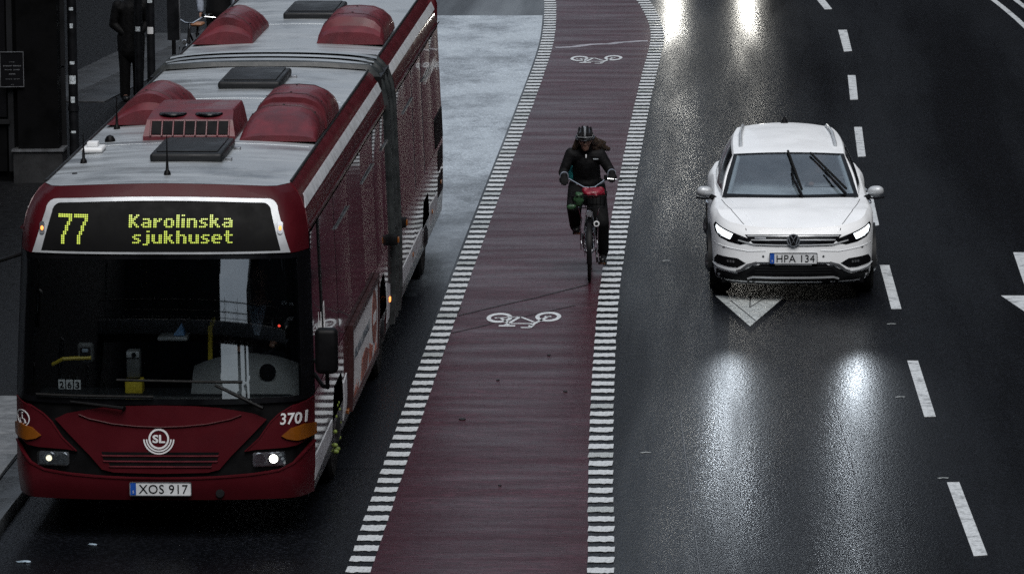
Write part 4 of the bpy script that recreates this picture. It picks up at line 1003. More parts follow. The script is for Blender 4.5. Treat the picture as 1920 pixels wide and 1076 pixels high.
st_ = ob('driver_seat', B(.46, 1.0, 1.42, 1.58, 1.05, 1.98, .07, 3), M['black'], bus); ob('seat_cushion', B(.46, 1.0, 1.0, 1.5, .95, 1.10, .05, 3), M['black'], st_)
tm = ob('ticket_machine', B(-.34, -.22, .50, .62, 1.32, 1.56, .02, 2), M['grey'], bus)
ob('reader_face', B(-.335, -.225, .49, .50, 1.50, 1.55, .004), M['silver'], tm); ob('reader_dot', L([(-.004, .02), (.004, .018)], (-.27, .487, 1.528), 'y', 14), M['ink'], tm)
ob('yellow_holder', B(-.35, -.20, .46, .64, 1.12, 1.31, .015, 2), M['yellow'], tm)
ob('cash_tray', B(-.10, .16, .75, 1.0, 1.60, 1.635, .012, 2), M['silver'], bus); 
bm = bmesh.new(); q = [bm.verts.new(p) for p in ((.03, .80, 1.64), (.13, .80, 1.64), (.10, .86, 1.74), (.03, .95, 1.64), (.13, .95, 1.64))]
for a in ((0, 1, 2), (1, 4, 2), (4, 3, 2), (3, 0, 2)): bm.faces.new([q[k] for k in a])
ob('blue_receipt_holder', bm, M['blue'], bus)
ob('yellow_handrail', T([(.33, .95, 1.30), (.33, 1.0, 1.68), (.36, 1.05, 1.75)], .022, 8), M['yellow'], bus)
ob('yellow_handrail', T([(-1.0, .72, 1.40), (-.9, .66, 1.46), (-.66, .66, 1.47)], .018, 8), M['yellow'], bus)
mo = ob('door_monitor', B(-.78, -.64, .66, .72, 1.42, 1.60, .03, 3), M['grey'], bus); ob('monitor_screen', B(-.755, -.665, .652, .66, 1.46, 1.56, .008), M['ink'], mo); ob('monitor_picture', B(-.735, -.685, .648, .652, 1.52, 1.55, .001), M['shirt'], mo)
for k, ch in enumerate('263'):
    cx = -.845+k*.068; yy = bfy(cx, 1.33)+.05
    ff = lambda a, b: (Vector((a, yy, b)), Vector((0, -1, 0)))
    cdn = ob('number_card', panel(rrect(cx-.028, cx+.028, 1.29, 1.372, .004, 2), ff, 0, .004, .2), M['printwhite'], bus)
    ob('card_digit', map_slab(text_bm(ch, cx, 1.328, .058, .036, bold=.02), ff, .003, .002), M['ink'], cdn)
    ob('card_hook', T([(cx, yy, 1.372), (cx, yy, 1.405)], .003, 6), M['steel'], cdn)
ob('hanging_strap', T([(-.32, 1.4, 2.55), (-.315, 1.4, 1.98), (-.29, 1.4, 1.94), (-.265, 1.4, 1.98), (-.26, 1.4, 2.55)], .005, 6), M['steel'], bus)
for k, (x, z, mm) in enumerate(((.95, 1.88, 'sticker'), (1.01, 1.87, 'sticker'), (1.0, 1.74, 'sticker'))): ob('cab_paper', B(x, x+.045, 1.0, 1.004, z, z+.03), M[mm], bus)
ob('warning_light', L([(-.004, .012), (.004, .01)], (.93, .97, 1.70), 'y', 12), emitter('red_telltale', (1, .08, .05), 1.2), bus)
# driver
drv = thing('person', 'bus driver in dark jacket with pale blue shirt collar behind the wheel', 'person', (bus.location.x+.73, bus.location.y+1.22, 1.0))
fuse('body', head_parts((0, -.02, 1.06), (.1, -1, -.1)) + [('c', (0, .02, .85), (0, 0, .98), .06, .055), ('c', (0, .10, .12), (0, .03, .76), .16, .15), ('c', (-.16, .03, .74), (.16, .03, .74), .085, .085),
    ('chain', [((-.2, .03, .72), .06), ((-.29, -.02, .48), .05), ((-.16, -.26, .50), .036)]), ('chain', [((.2, .03, .72), .06), ((.29, -.02, .48), .05), ((.16, -.26, .56), .036)]),
    ('chain', [((-.1, .08, .12), .09), ((-.14, -.36, .14), .075), ((-.14, -.42, -.28), .05)]), ('chain', [((.1, .08, .12), .09), ((.14, -.36, .14), .075), ((.14, -.42, -.28), .05)])]
    + hand_parts((-.16, -.26, .50), (.2, -1, .1), (0, -.2, -1), .9) + hand_parts((.16, -.26, .56), (-.2, -1, .1), (0, -.2, -1), .9, 1, -1), M['skin'], drv, .014)
fuse('jacket', [('c', (0, .10, .12), (0, .03, .74), .185, .165), ('c', (-.17, .03, .74), (.17, .03, .74), .10, .10), ('chain', [((-.2, .03, .73), .085), ((-.29, -.02, .48), .068), ((-.17, -.24, .50), .05)]), ('chain', [((.2, .03, .73), .085), ((.29, -.02, .48), .068), ((.17, -.24, .56), .05)])], M['vest'], drv, .016)
bm = flat([[(-.085, .86), (.085, .86), (.02, .60), (-.02, .60)]]); cut(bm, .05)
ob('shirt_front', map_slab(bm, lambda a, b: (Vector((a, -.185+abs(a)*.4+.10*max(0, b-.74), b)), Vector((0, -1, .2)).normalized()), .0, .01), M['shirt'], drv)
fuse('hair', [('e', (0, .012, 1.105), (.08, .095, .075))], M['hair'], drv, .014)

# ------------------------------------------------------------------ white estate car
car = thing('estate_car', 'white estate car with headlights on driving in the lane right of the cyclist', 'car', (.3908, 53.513, 0), .0181)
HO = [(0, 0), (.2, .006), (.4, .028), (.56, .07), (.68, .13), (.77, .21), (.835, .32), (.875, .47), (.897, .66), (.908, .9), (.915, 1.3), (.914, 1.8), (.912, 2.4), (.913, 3.0), (.915, 3.6), (.905, 4.05), (.875, 4.4), (.80, 4.6), (.62, 4.72), (.36, 4.76), (0, 4.77)]
def cr(P, n):
    out = []
    for i in range(len(P)-1):
        p0, p1, p2, p3 = P[max(i-1, 0)], P[i], P[i+1], P[min(i+2, len(P)-1)]
        for k in range(n):
            t = k/n; out.append(tuple(.5*((2*p1[j])+(p2[j]-p0[j])*t+(2*p0[j]-5*p1[j]+4*p2[j]-p3[j])*t*t+(3*p1[j]-p0[j]-3*p2[j]+p3[j])*t**3) for j in (0, 1)))
    return out + [P[-1]]
half = cr(HO, 4); full = half + [(-x, y) for x, y in half[-2:0:-1]]
ARY = (.93, 3.72)
def czt(y): return .793 + .165*min(1, y/.62)**.75 + .03*min(1, max(0, y-.62)/2)
def czb(x, y):
    z = .20 if y < .5 or y > 4.3 else .26
    for a in ARY:
        d = abs(y-a)
        if d < .385: z = max(z, .34 + math.sqrt(.385**2-d*d)*.95)
    return z
ZC = [(0, .793), (.08, .808), (.25, .855), (.55, .925), (.9, .975), (1.25, 1.005), (1.6, 1.0), (5, 1.0)]
def chood(x, y):
    e = czt(y); c = smooth_interp(ZC, min(y, 4.9)); k = min(1, abs(x)/.86)
    return e + max(0, c-e)*(1-k**2.6)
levels = [(0, .075), (.05, .035), (.14, .012), (.3, 0.0), (.46, .0), (.60, .004), (.72, .004), (.84, .014), (.93, .030), (.985, .048)]
def crow(t, d):
    row = []
    for x, y in full:
        k = d/.9; px = x*(1-k); py = y + k*(min(max(y, 1.0), 3.8)-y)
        zt, zb = czt(y), czb(x, y)
        row.append(Vector((px, py, lerp(zb, zt-.012, t))))
    return row
rows = [crow(t, d) for t, d in levels]
for k in (.075, .11, .16, .24, .34, .46, .6, .76, .9, 1.0):
    row = []
    for x, y in full:
        px = x*(1-k); py = y + k*(min(max(y, 1.0), 3.8)-y); row.append(Vector((px, py, chood(px, py))))
    rows.append(row)
bm = bmesh.new(); vr = [[bm.verts.new(p) for p in r] for r in rows]; n = len(full)
for a, b in zip(vr, vr[1:]):
    for k in range(n): bm.faces.new((a[k], a[(k+1) % n], b[(k+1) % n], b[k]))
bmesh.ops.remove_doubles(bm, verts=bm.verts[:], dist=1e-4)
bmesh.ops.recalc_face_normals(bm, faces=bm.faces[:])
bvh = BVHTree.FromBMesh(bm)
ob('body', bm, M['carpaint'], car, 40)
def cf(x, z):
    h = bvh.ray_cast(Vector((x, -2, z)), Vector((0, 1, 0)))
    if h[0] is None:
        h = bvh.find_nearest(Vector((x, .35, z)))
    nn = h[1] if h[1].y < 0 else -h[1]
    return h[0].copy(), nn.copy()
def ctop(x, y):
    h = bvh.ray_cast(Vector((x, y, 3)), Vector((0, 0, -1)))
    if h[0] is None: h = bvh.find_nearest(Vector((x, y, .9)))
    nn = h[1] if h[1].z > 0 else -h[1]
    return h[0].copy(), nn.copy()
cp = lambda name, poly, m, off=.003, th=.012, step=.035, fn=cf, parent=car, ang=40: ob(name, panel(poly, fn, off, th, step), m, parent, ang)
cline = lambda name, pts, wd, m, off=.004, th=.012, fn=cf, parent=car: ob(name, (lambda bm: (cut(bm, .05), map_slab(bm, fn, off, th))[1])(band_bm([stroke(pts, wd)])), m, parent)
# grille with three bright bars and round emblem
gr = cp('grille', [(-.53, .752), (-.25, .758), (.25, .758), (.53, .752), (.50, .715), (.415, .635), (.2, .628), (-.2, .628), (-.415, .635), (-.50, .715)], M['gloss_black'], .002)
cline('grille_bar', [(-.50, .738), (-.25, .742), (.25, .742), (.50, .738)], .011, M['silver'], .012, .012, parent=gr)
cline('grille_bar', [(-.46, .698), (-.25, .70), (.25, .70), (.46, .698)], .011, M['silver'], .014, .012, parent=gr)
cline('grille_bar', [(-.60, .690), (-.43, .650), (-.2, .646), (.2, .646), (.43, .650), (.60, .690)], .014, M['silver'], .014, .012, parent=gr)
cline('grille_badge', [(-.42, .719), (-.30, .719)], .014, M['steel'], .012, .008, parent=gr)
eb = bfl = None
fe = lambda a, b: (Vector((a, -.016, b)), Vector((0, -1, 0)))
em_ = ob('emblem', panel(ellipse(0, .703, .068, .068, 32), fe, 0, .03, .3), M['ink'], car)
st = [arcband(0, .703, .060, .072, 0, 2*PI, 36), stroke([(-.030, .755), (.0, .712), (.030, .755)], .012), stroke([(-.052, .733), (-.026, .656), (0, .704), (.026, .656), (.052, .733)], .012)]
ob('emblem_ring', map_slab(band_bm(st), fe, .006, .006), M['chrome'], em_)
# headlights
hlp = [(.465, .690), (.50, .715), (.58, .742), (.68, .775), (.78, .812), (.848, .845), (.866, .81), (.852, .752), (.81, .706), (.70, .664), (.58, .643), (.51, .655)]
for sg in (1, -1):
    q = hlp if sg > 0 else mir(hlp)
    h = cp('headlight', q, M['gloss_black'], .003, .014, .03)
    lit = [(.66, .752), (.72, .772), (.80, .805), (.835, .822), (.84, .795), (.82, .745), (.77, .712), (.69, .694)]
    cp('light_unit', lit if sg > 0 else mir(lit), M['xenon'], .008, .004, .03, parent=h)
    q = ellipse(sg*.565, .703, .028, .026, 16); cp('projector_lens', q, M['cardark'], .010, .008, .02, parent=h)
    q = [(sg*a, b) for a, b in ((.475, .692), (.55, .668), (.66, .678), (.76, .712), (.81, .745))]; cline('daylight_strip', q, .007, M['chrome'], .010, .004, parent=h)
# bumper details: creases, fog lamp recesses, lower intake, skid trim, cladding
clad = [(-.86, .355), (-.60, .30), (-.4, .30), (.4, .30), (.60, .30), (.86, .355), (.885, .30), (.87, .21), (.5, .205), (0, .205), (-.5, .205), (-.87, .21), (-.885, .30)]
cp('lower_cladding', [(-.885, .345), (-.62, .318), (-.45, .41), (-.3, .440), (.3, .440), (.45, .41), (.62, .318), (.885, .345), (.87, .215), (.45, .208), (-.45, .208), (-.87, .215)], M['carclad'], .006, .02, .05)
cp('lower_intake', [(-.36, .438), (.36, .438), (.50, .325), (.44, .305), (-.44, .305), (-.50, .325)], M['ink'], .010, .01, .05)
cline('intake_trim', [(-.43, .452), (-.2, .458), (.2, .458), (.43, .452)], .010, M['chrome'], .012)
for z in (.34, .37, .40): cline('intake_bar', [(-.42, z), (.42, z)], .007, M['darkgrey'], .014)
cline('skid_trim', [(-.50, .270), (-.44, .292), (-.2, .288), (.2, .288), (.44, .292), (.50, .270)], .016, M['silver'], .014)
for sg in (1, -1):
    X = lambda pts: [(sg*a, b) for a, b in pts]
    q = [(.52, .440), (.61, .490), (.83, .505), (.862, .45), (.862, .412), (.70, .388), (.61, .388)]
    fr_ = cp('fog_recess', q if sg > 0 else mir(q), M['ink'], .004, .012)
    q = rrect(.63, .73, .430, .475, .015, 3); fl = cp('fog_lamp', q if sg > 0 else mir(q), M['carclad'], .009, .01, .03, parent=fr_)
    for xx in (.65, .68, .71): cp('fog_reflector', ellipse(sg*xx, .452, .010, .014, 8), M['steel'], .012, .004, .03, parent=fr_)
    cline('bumper_blade', X([(.40, .450), (.50, .420), (.57, .362), (.62, .345)]), .028, M['steel'], .014, .012)
    cline('bumper_trim', X([(.61, .345), (.72, .352), (.82, .370), (.875, .395)]), .012, M['silver'], .014, .012)
    cline('bumper_crease', X([(.30, .585), (.5, .575), (.7, .60), (.86, .63)]), .006, M['steel'] if False else M['carpaint'], .005, .006)
    for xx, zz_ in ((.33, .52), (.76, .60)): cp('parking_sensor', ellipse(sg*xx, zz_, .013, .013, 12), M['steel'], .003, .004, .05)
    # bonnet shut lines
    cline('bonnet_gap', [(sg*a, b) for a, b in ((.50, .075), (.56, .22), (.66, .55), (.735, .95), (.775, 1.28))], .007, M['ink'], .0015, .004, fn=ctop)
    cline('bonnet_crease', [(sg*a, b) for a, b in ((.44, .12), (.50, .4), (.60, .85), (.68, 1.2))], .010, M['carpaint'], .004, .008, fn=ctop)
    # wheel arch cladding
    for a in ARY:
        bm = grid(lambda u, v: Vector((sg*(.90+.035*v), a+(.385+.045*(1-v)*0+.0)*math.cos(PI*u)*(1+.12*(0 if v < .5 else 0)), .34+.37*math.sin(PI*u)+ (0 if v < 1 else 0))), 18, 2)
        o2 = [(a+.44*math.cos(PI*k/18), .33+.43*math.sin(PI*k/18)) for k in range(19)]; i2 = [(a+.375*math.cos(PI*k/18), .33+.365*math.sin(PI*k/18)) for k in range(19)]
        bm.free(); ob('arch_cladding', map_slab(band_bm([(o2, i2)]), lambda y, z: (Vector((sg*.918, y, z)), Vector((sg, 0, 0))), .012, .05), M['carclad'], car)
        bm = grid(lambda u, v: Vector((sg*(.62+.28*v), a+.39*math.cos(PI*u), .34+.37*math.sin(PI*u))), 16, 2); ob('wheel_housing', bm, M['ink'], car)
        wheel(car, sg*.79, a, .335, .335, .235, sg, M['rubber'], M['steel'], None, .225)
    ob('sill_cladding', B(sg*.88 if sg > 0 else -.93, .93 if sg > 0 else -.88, 1.34, 3.3, .22, .36, .02), M['carclad'], car)
    # door handles and mirror
    for yy in (2.25, 3.3): ob('door_handle', B(sg*.925-.018, sg*.925+.018, yy-.1, yy+.1, .80, .83, .012), M['chrome'], car)
    mm = fuse('side_mirror', [('e', (sg*.955, 1.50, 1.035), (.090, .068, .064)), ('e', (sg*.98, 1.49, 1.04), (.075, .062, .062))], M['silver'], car, .012, 6)
    ob('mirror_stalk', T([(sg*.84, 1.50, .955), (sg*.90, 1.49, .985)], .03, 8), M['ink'], mm)
    bm = grid(lambda u, v: Vector((sg*(.86+.19*u), 1.44-.02*math.sin(PI*u), .972+.016*v-.012*math.sin(PI*u))), 8, 1); ob('mirror_base', thicken(bm, .03), M['ink'], mm)
ob('underbody', B(-.78, .78, .25, 4.5, .20, .45), M['ink'], car)
number_plate(car, 'HPA 134', 0.0, .503, -.022, .52, .118)
fpl = lambda a, b: (Vector((a, -.026, b)), Vector((0, -1, 0)))
ob('plate_holder', panel([(-.20, .428), (.20, .428), (.20, .442), (-.20, .442)], fpl, 0, .01, .5), M['steel'], car)
# glasshouse
def W(u, v):
    b = Vector((.765*u, 1.20+.20*u*u, 1.0-.01*u*u)); t = Vector((.625*u, 2.06+.10*u*u, 1.405-.03*u*u))
    p = b.lerp(t, v); nn = Vector((0, -.45, .9)).normalized(); return p + nn*(.025*math.sin(PI*v)*(1-.4*u*u))
def Wn(u, v):
    p = W(u, v); e = .01; n_ = (W(u+e, v)-W(u-e, v)).cross(W(u, v+e)-W(u, v-e)).normalized(); return p, n_ if n_.z > 0 else -n_
def roofp(u, v):
    f_ = W(u, 1); r_ = Vector((.55*u, 4.50-.10*u*u, 1.445-.045*u*u)); p = f_.lerp(r_, v)
    p.x *= 1+.05*math.sin(PI*v); p.z += .055*max(0, math.sin(PI*v))**.8*(1-.25*u*u); return p
def belt(a): return Vector((interp([(0, .765), (.3, .83), (.7, .82), (1, .74)], a), lerp(1.40, 4.55, a), interp([(0, .985), (.3, .965), (1, .99)], a)))
def sidep(a, b, sg=1):
    bt_ = belt(a); tp = roofp(1, max(0, (a-.0))**1.0); p = bt_.lerp(tp, b); p.x += .03*math.sin(PI*b); p.x *= sg; return p
cab = bmesh.new()
def add_grid(bm, fn, nu, nv):
    vs = [[bm.verts.new(fn(i/nu, j/nv)) for j in range(nv+1)] for i in range(nu+1)]
    for i in range(nu):
        for j in range(nv): bm.faces.new((vs[i][j], vs[i+1][j], vs[i+1][j+1], vs[i][j+1]))
add_grid(cab, lambda u, v: roofp(2*u-1, v), 20, 24)
ob('roof', cab, M['carpaint'], car, 60)
for sg in (1, -1):
    sf = lambda a, b: (sidep(a, b, sg), (sidep(a+.01, b, sg)-sidep(a-.01, b, sg)).cross(sidep(a, b+.01, sg)-sidep(a, b-.01, sg)).normalized()*(1 if sg > 0 else -1))
    sf2 = lambda a, b: (sf(a, b)[0], sf(a, b)[1] if sf(a, b)[1].x*sg > 0 else -sf(a, b)[1])
    # pillars and window frames in white, glass black
    ob('window_surround', ring_panel([(0, 0), (.5, 0), (1, 0), (1, 1), (.5, 1), (0, 1)], [(.055, .10), (.5, .10), (.86, .14), (.80, .88), (.5, .93), (.03, .93)], sf2, 0, .02, .08), M['carpaint'], car)
    for (a0, a1, c0, c1) in ((.055, .36, .03, .36), (.375, .66, .375, .64), (.675, .86, .655, .80)):
        ob('side_window', panel([(a0, .10), (a1, .10 if a1 < .8 else .14), (c1, .92 if c1 < .7 else .88), (c0, .92)], sf2, -.004, .008, .08), M['cardark'], car)
    ob('roof_rail', T([roofp(sg*.86, .16)+Vector((0, 0, .0)), roofp(sg*.86, .19)+Vector((0, 0, .032)), roofp(sg*.86, .5)+Vector((0, 0, .035)), roofp(sg*.86, .85)+Vector((0, 0, .032)), roofp(sg*.86, .9)], .019, 8), M['silver'], car)
bm = grid(lambda u, v: (lambda q: roofp(2*u-1, 1).lerp(Vector((.74*(2*u-1), 4.62-.1*(2*u-1)**2, .98)), v))(0), 14, 6); ob('tailgate', bm, M['carpaint'], car, 60)
ob('windscreen_surround', ring_panel([(-1, 0), (-.5, 0), (0, 0), (.5, 0), (1, 0), (1, .5), (1, 1), (.5, 1), (0, 1), (-.5, 1), (-1, 1), (-1, .5)], [(-.945, .07), (-.5, .065), (0, .062), (.5, .065), (.945, .07), (.94, .5), (.935, .975), (.5, .98), (0, .98), (-.5, .98), (-.935, .975), (-.94, .5)], Wn, .002, .012, .1), M['gloss_black'], car)
ob('windscreen', panel([(-.95, .06), (.95, .06), (.945, .98), (-.945, .98)], Wn, -.004, .004, .1), M['carglass'], car, 60)
for (b0, m0, t0) in (((.16, .01), (.05, .32), (-.02, 1.0)), ((.80, .03), (.66, .30), (.38, .95))):
    w3 = lambda p, o: Wn(*p)[0]+Wn(*p)[1]*o
    wt = ob('wiper', T([w3(b0, .01), w3(b0, .03), w3(m0, .035), w3((lerp(m0[0], t0[0], .35), lerp(m0[1], t0[1], .35)), .03)], [.020, .018, .014, .010], 8), M['ink'], car)
    e0 = (lerp(b0[0], t0[0], .12)+ (.03 if b0[0] < .5 else .09), .14); ob('blade', T([w3(e0, .02), w3((lerp(e0[0], t0[0], .5), lerp(e0[1], t0[1], .5)), .024), w3(t0, .02)], .014, 6), M['rubber'], wt)
ob('sensor_block', panel([(-.22, .965), (.22, .965), (.19, .83), (.05, .80), (-.16, .83)], Wn, -.012, .02, .1), M['darkgrey'], car)
ob('roof_aerial', L([(0, .045), (.02, .04), (.05, .018), (.075, .008)], (0, 4.34, roofp(0, .94).z), 'z', 10), M['ink'], car)
# cabin inside
ob('dashboard', grid(lambda u, v: Vector((-.74+1.48*u, 1.32+.75*v, .985-.03*v-.10*max(0, v-.6)*2.0)), 10, 8), M['cabin'], car)
ob('cabin_floor', B(-.72, .72, 1.5, 4.3, .5, .56), M['grey'], car)
for xx in (-.36, .36):
    s_ = ob('seat', B(xx-.24, xx+.24, 2.75, 2.9, .56, 1.08, .06, 3), M['grey'], car); ob('seat_base', B(xx-.24, xx+.24, 2.25, 2.8, .56, .72, .05, 3), M['grey'], s_)
    ob('headrest', B(xx-.12, xx+.12, 2.80, 2.9, 1.10, 1.27, .04, 3), M['grey'], s_)
ob('rear_bench', B(-.62, .62, 3.5, 3.7, .56, 1.12, .06, 3), M['grey'], car)
for sg in (1, -1): ob('inner_pillar', T([W(sg*.93, .07)-Vector((0, -.03, .03)), W(sg*.93, .97)-Vector((0, -.03, .03))], .035, 8), M['cabin'], car)
sw = ob('steering_wheel', torus(bmesh.new(), (0, 0, 0), .18, .015, 'y', 32), M['ink'], car, loc=(.37, 2.12, .98)); sw.rotation_euler = (R(-25), 0, 0)
ob('hub', B(-.17, .17, -.01, .01, -.03, .03, .008), M['ink'], sw)
# driver of the car
dv = thing('person', 'driver sitting behind the windscreen of the white car', 'person')
dv.matrix_world = car.matrix_basis if False else Matrix.Translation(car.location) @ Matrix.Rotation(.0181, 4, 'Z') @ Matrix.Translation((.37, 2.62, .6))
fuse('body', head_parts((0, -.02, .66), (0, -1, -.1)) + [('c', (0, .06, .45), (0, .0, .58), .06, .055), ('c', (0, .08, .08), (0, .04, .38), .15, .15), ('c', (-.15, .04, .36), (.15, .04, .36), .08, .08),
    ('chain', [((-.19, .03, .34), .06), ((-.24, -.15, .15), .048), ((-.12, -.42, .42), .034)]), ('chain', [((.19, .03, .34), .06), ((.26, -.15, .18), .048), ((.13, -.44, .47), .034)]),
    ('chain', [((-.1, .08, .1), .085), ((-.12, -.42, .12), .07), ((-.12, -.6, -.1), .05)]), ('chain', [((.1, .08, .1), .085), ((.12, -.42, .12), .07), ((.12, -.6, -.1), .05)])]
    + hand_parts((-.12, -.42, .42), (.1, -.8, .4), (0, -.3, -1), .9) + hand_parts((.13, -.44, .47), (-.1, -.8, .4), (0, -.3, -1), .9, 1, -1), M['skin'], dv, .014)
fuse('sweater', [('c', (0, .08, .08), (0, .04, .36), .175, .165), ('c', (-.16, .04, .36), (.16, .04, .36), .095, .095), ('chain', [((-.19, .03, .35), .08), ((-.24, -.15, .15), .063), ((-.13, -.39, .40), .046)]), ('chain', [((.19, .03, .35), .08), ((.26, -.15, .18), .063), ((.14, -.41, .45), .046)])], M['vest'], dv, .016)
fuse('hair', [('e', (0, .015, .70), (.082, .098, .078))], M['hair'], dv, .014)
# headlight beams
def beam(parent, x, y, z, e, col, tilt=1.0, rad=.085):
    l = bpy.data.lights.new('headlight_beam', 'SPOT'); l.energy = e; l.color = col; l.spot_size = R(26); l.spot_blend = 1.0; l.shadow_soft_size = rad
    o = bpy.data.objects.new('headlight_beam', l); COL.objects.link(o); o.parent = parent; o.location = (x, y, z); o.rotation_euler = (R(90-tilt), 0, PI)
BEAM = 28
for sg in (1, -1): beam(car, sg*.70, -.02, .72, BEAM, (.82, .91, 1), .3)
# the next car up the street, its lamps shining on the wet lane (just beyond the top of the picture)
car2 = copy_tree(car); car2.location = (-.93, 93.6, 0); car2.rotation_euler = (0, 0, R(3))
car2['label'] = 'dark estate car with headlights on coming round the bend beyond the white car'
def recolour(o):
    for ch in o.children:
        if ch.type == 'MESH' and ch.data.materials and ch.data.materials[0] == M['carpaint']:
            ch.material_slots[0].link = 'OBJECT'; ch.material_slots[0].material = M['darkgrey']
        if ch.type == 'LIGHT': ch.data = ch.data.copy(); ch.data.color = (1, .97, .88); ch.data.energy = 62; ch.data.spot_size = R(24)
        recolour(ch)
recolour(car2)

# ------------------------------------------------------------------ bicycle and its rider
BX, BY = -1.90, 55.05
bike = thing('bicycle', 'dark city bicycle with chrome fork stays ridden along the red lane', 'bicycle', (BX, BY, .004), R(1.5))
def bwheel(parent, y, nsp=28):
    h = bpy.data.objects.new('wheel', None); COL.objects.link(h); h.parent = parent; h.location = (0, y, .345)
    ob('tyre', torus(bmesh.new(), (0, 0, 0), .325, .020, 'x', 44, 8), M['rubber'], h)
    ob('rim', torus(bmesh.new(), (0, 0, 0), .300, .010, 'x', 44, 6), M['steel'], h)
    ob('hub', L([(-.05, .012), (-.035, .025), (.035, .025), (.05, .012)], (0, 0, 0), 'x', 12), M['steel'], h)
    bm = bmesh.new()
    for k in range(nsp): a = 2*PI*k/nsp; tube(bm, [((.03 if k % 2 else -.03), 0.02*math.cos(a), .02*math.sin(a)), (0, .298*math.cos(a), .298*math.sin(a))], .0018, 4)
    o = ob('spoke', bm, M['steel'], h); o['kind'] = 'stuff'
def make_bike(root, city=True):
    bwheel(root, 0); bwheel(root, 1.08)
    ob('fork', T([(0, .20, .80), (0, .17, .74)], .022), M['black'], root)
    for sg in (1, -1):
        ob('fork_blade', T([(sg*.028, .165, .73), (sg*.05, .10, .58), (sg*.055, .02, .36), (sg*.055, 0, .345)], [.015, .015, .011, .010]), M['chrome'], root)
        ob('carrier_stay', T([(sg*.095, .02, .36), (sg*.10, -.02, .62), (sg*.085, -.04, .72)], .008), M['chrome'], root)
        ob('mudguard_stay', T([(sg*.06, 0, .345), (sg*.05, -.22, .60)], .004, 6), M['chrome'], root)
        ob('chain_stay', T([(sg*.05, 1.08, .345), (sg*.03, .62, .29)], .010), M['black'], root); ob('seat_stay', T([(sg*.05, 1.08, .345), (sg*.02, .80, .82)], .009), M['black'], root)
    for yc in (0, 1.08):
        bm = bmesh.new(); rows_ = []
        for k in range(21):
            a = R(-20+215*k/20) if yc == 0 else R(-30+220*k/20); rows_.append([bm.verts.new((xx, yc+math.cos(a)*(.372-abs(xx)*.25), .345+math.sin(a)*(.372-abs(xx)*.25))) for xx in (-.028, -.015, 0, .015, .028)])
        for p, q in zip(rows_, rows_[1:]):
            for k in range(4): bm.faces.new((p[k], p[k+1], q[k+1], q[k]))
        ob('mudguard', thicken(bm, .003), M['black'], root)
    ob('head_tube', T([(0, .19, .76), (0, .245, .95)], .022), M['black'], root)
    ob('down_tube', T([(0, .21, .80), (0, .62, .29)], .019), M['black'], root); ob('top_tube', T([(0, .235, .90), (0, .72, .60)], .016), M['black'], root)
    ob('seat_tube', T([(0, .62, .29), (0, .82, .92)], .018), M['black'], root)
    ob('saddle', B(-.09, .09, .70, .97, .93, .985, .03, 3), M['black' if city else 'saddle'], root)
    ob('handlebar_stem', T([(0, .245, .95), (0, .25, 1.04)], .014), M['chrome'], root)
    ob('handlebar', T([(-.30, .46, 1.10), (-.235, .42, 1.11), (-.16, .30, 1.085), (-.06, .25, 1.035), (0, .25, 1.03), (.06, .25, 1.035), (.15, .30, 1.09), (.21, .42, 1.135), (.26, .46, 1.14)], .0125, 10), M['chrome'], root)
    for sg, p in ((-1, [(-.33, .49, 1.095), (-.24, .43, 1.11)]), (1, [(.29, .49, 1.138), (.215, .43, 1.135)])): ob('grip', T(p, .018, 10), M['rubber'], root)
    ob('brake_lever', T([(.20, .36, 1.12), (.27, .36, 1.115), (.37, .40, 1.10)], .007, 6), M['chrome'], root)
    ob('gear_shifter', B(.165, .205, .34, .40, 1.10, 1.16, .01), M['ink'], root)
    cr_ = ob('crank', L([(-.06, .10), (-.052, .10)], (0, .62, .29), 'x', 24), M['steel'], root)
    ob('crank_arm', T([(.07, .62, .29), (.085, .60, .125)], .012), M['chrome'], root); ob('crank_arm', T([(-.07, .62, .29), (-.085, .64, .455)], .012), M['chrome'], root)
    for p in ((.145, .60, .12), (-.145, .64, .46)): 
        pd = ob('pedal', B(-.05, .05, -.045, .045, -.012, .012, .004), M['black'], root, loc=p); ob('pedal_reflector', B(-.03, .03, -.049, -.045, -.008, .008), M['amber'], pd)
    lp = ob('front_lamp', L([(-.035, .034), (-.028, .040), (.02, .036), (.05, .018)], (0, -.06, .785), 'y', 20), M['chrome'], root)
    ob('lamp_glass', L([(-.006, .031), (.004, .031)], (0, -.096, .785), 'y', 18), M['steel'], lp)
    bl = ob('bell', torus(bmesh.new(), (.082, -.05, .662), .026, .009, 'y', 24), M['white'], root); ob('bell_core', L([(-.01, .018), (.02, .016)], (.082, -.05, .662), 'y', 14), M['darkgrey'], bl)
make_bike(bike)
# wire basket ahead of the bars
bk = ob('basket', T([(-.17, -.16, .86), (.17, -.16, .86), (.17, .12, .86), (-.17, .12, .86), (-.17, -.16, .86)], .006, 6), M['iron'], bike)
ob('basket_rim', T([(-.2, -.2, 1.0), (.2, -.2, 1.0), (.2, .14, 1.0), (-.2, .14, 1.0), (-.2, -.2, 1.0)], .007, 6), M['iron'], bk)
for k in range(9):
    u = -.18+.045*k; ob('basket_wire', T([(u, -.2, 1.0), (u*.9, -.16, .86), (u*.9, .12, .86), (u, .14, 1.0)], .003, 5), M['iron'], bk)
for k in range(7):
    v = -.16+.045*k
    for sg in (1, -1): ob('basket_wire', T([(sg*.2, v, 1.0), (sg*.17, v, .86)], .003, 5), M['iron'], bk)
for sg in (1, -1): ob('basket_strut', T([(sg*.085, -.04, .72), (sg*.12, -.10, .86)], .007, 6), M['chrome'], bk)
place = lambda o: setattr(o, 'matrix_world', Matrix.Translation((BX, BY, .004)) @ Matrix.Rotation(R(1.5), 4, 'Z'))
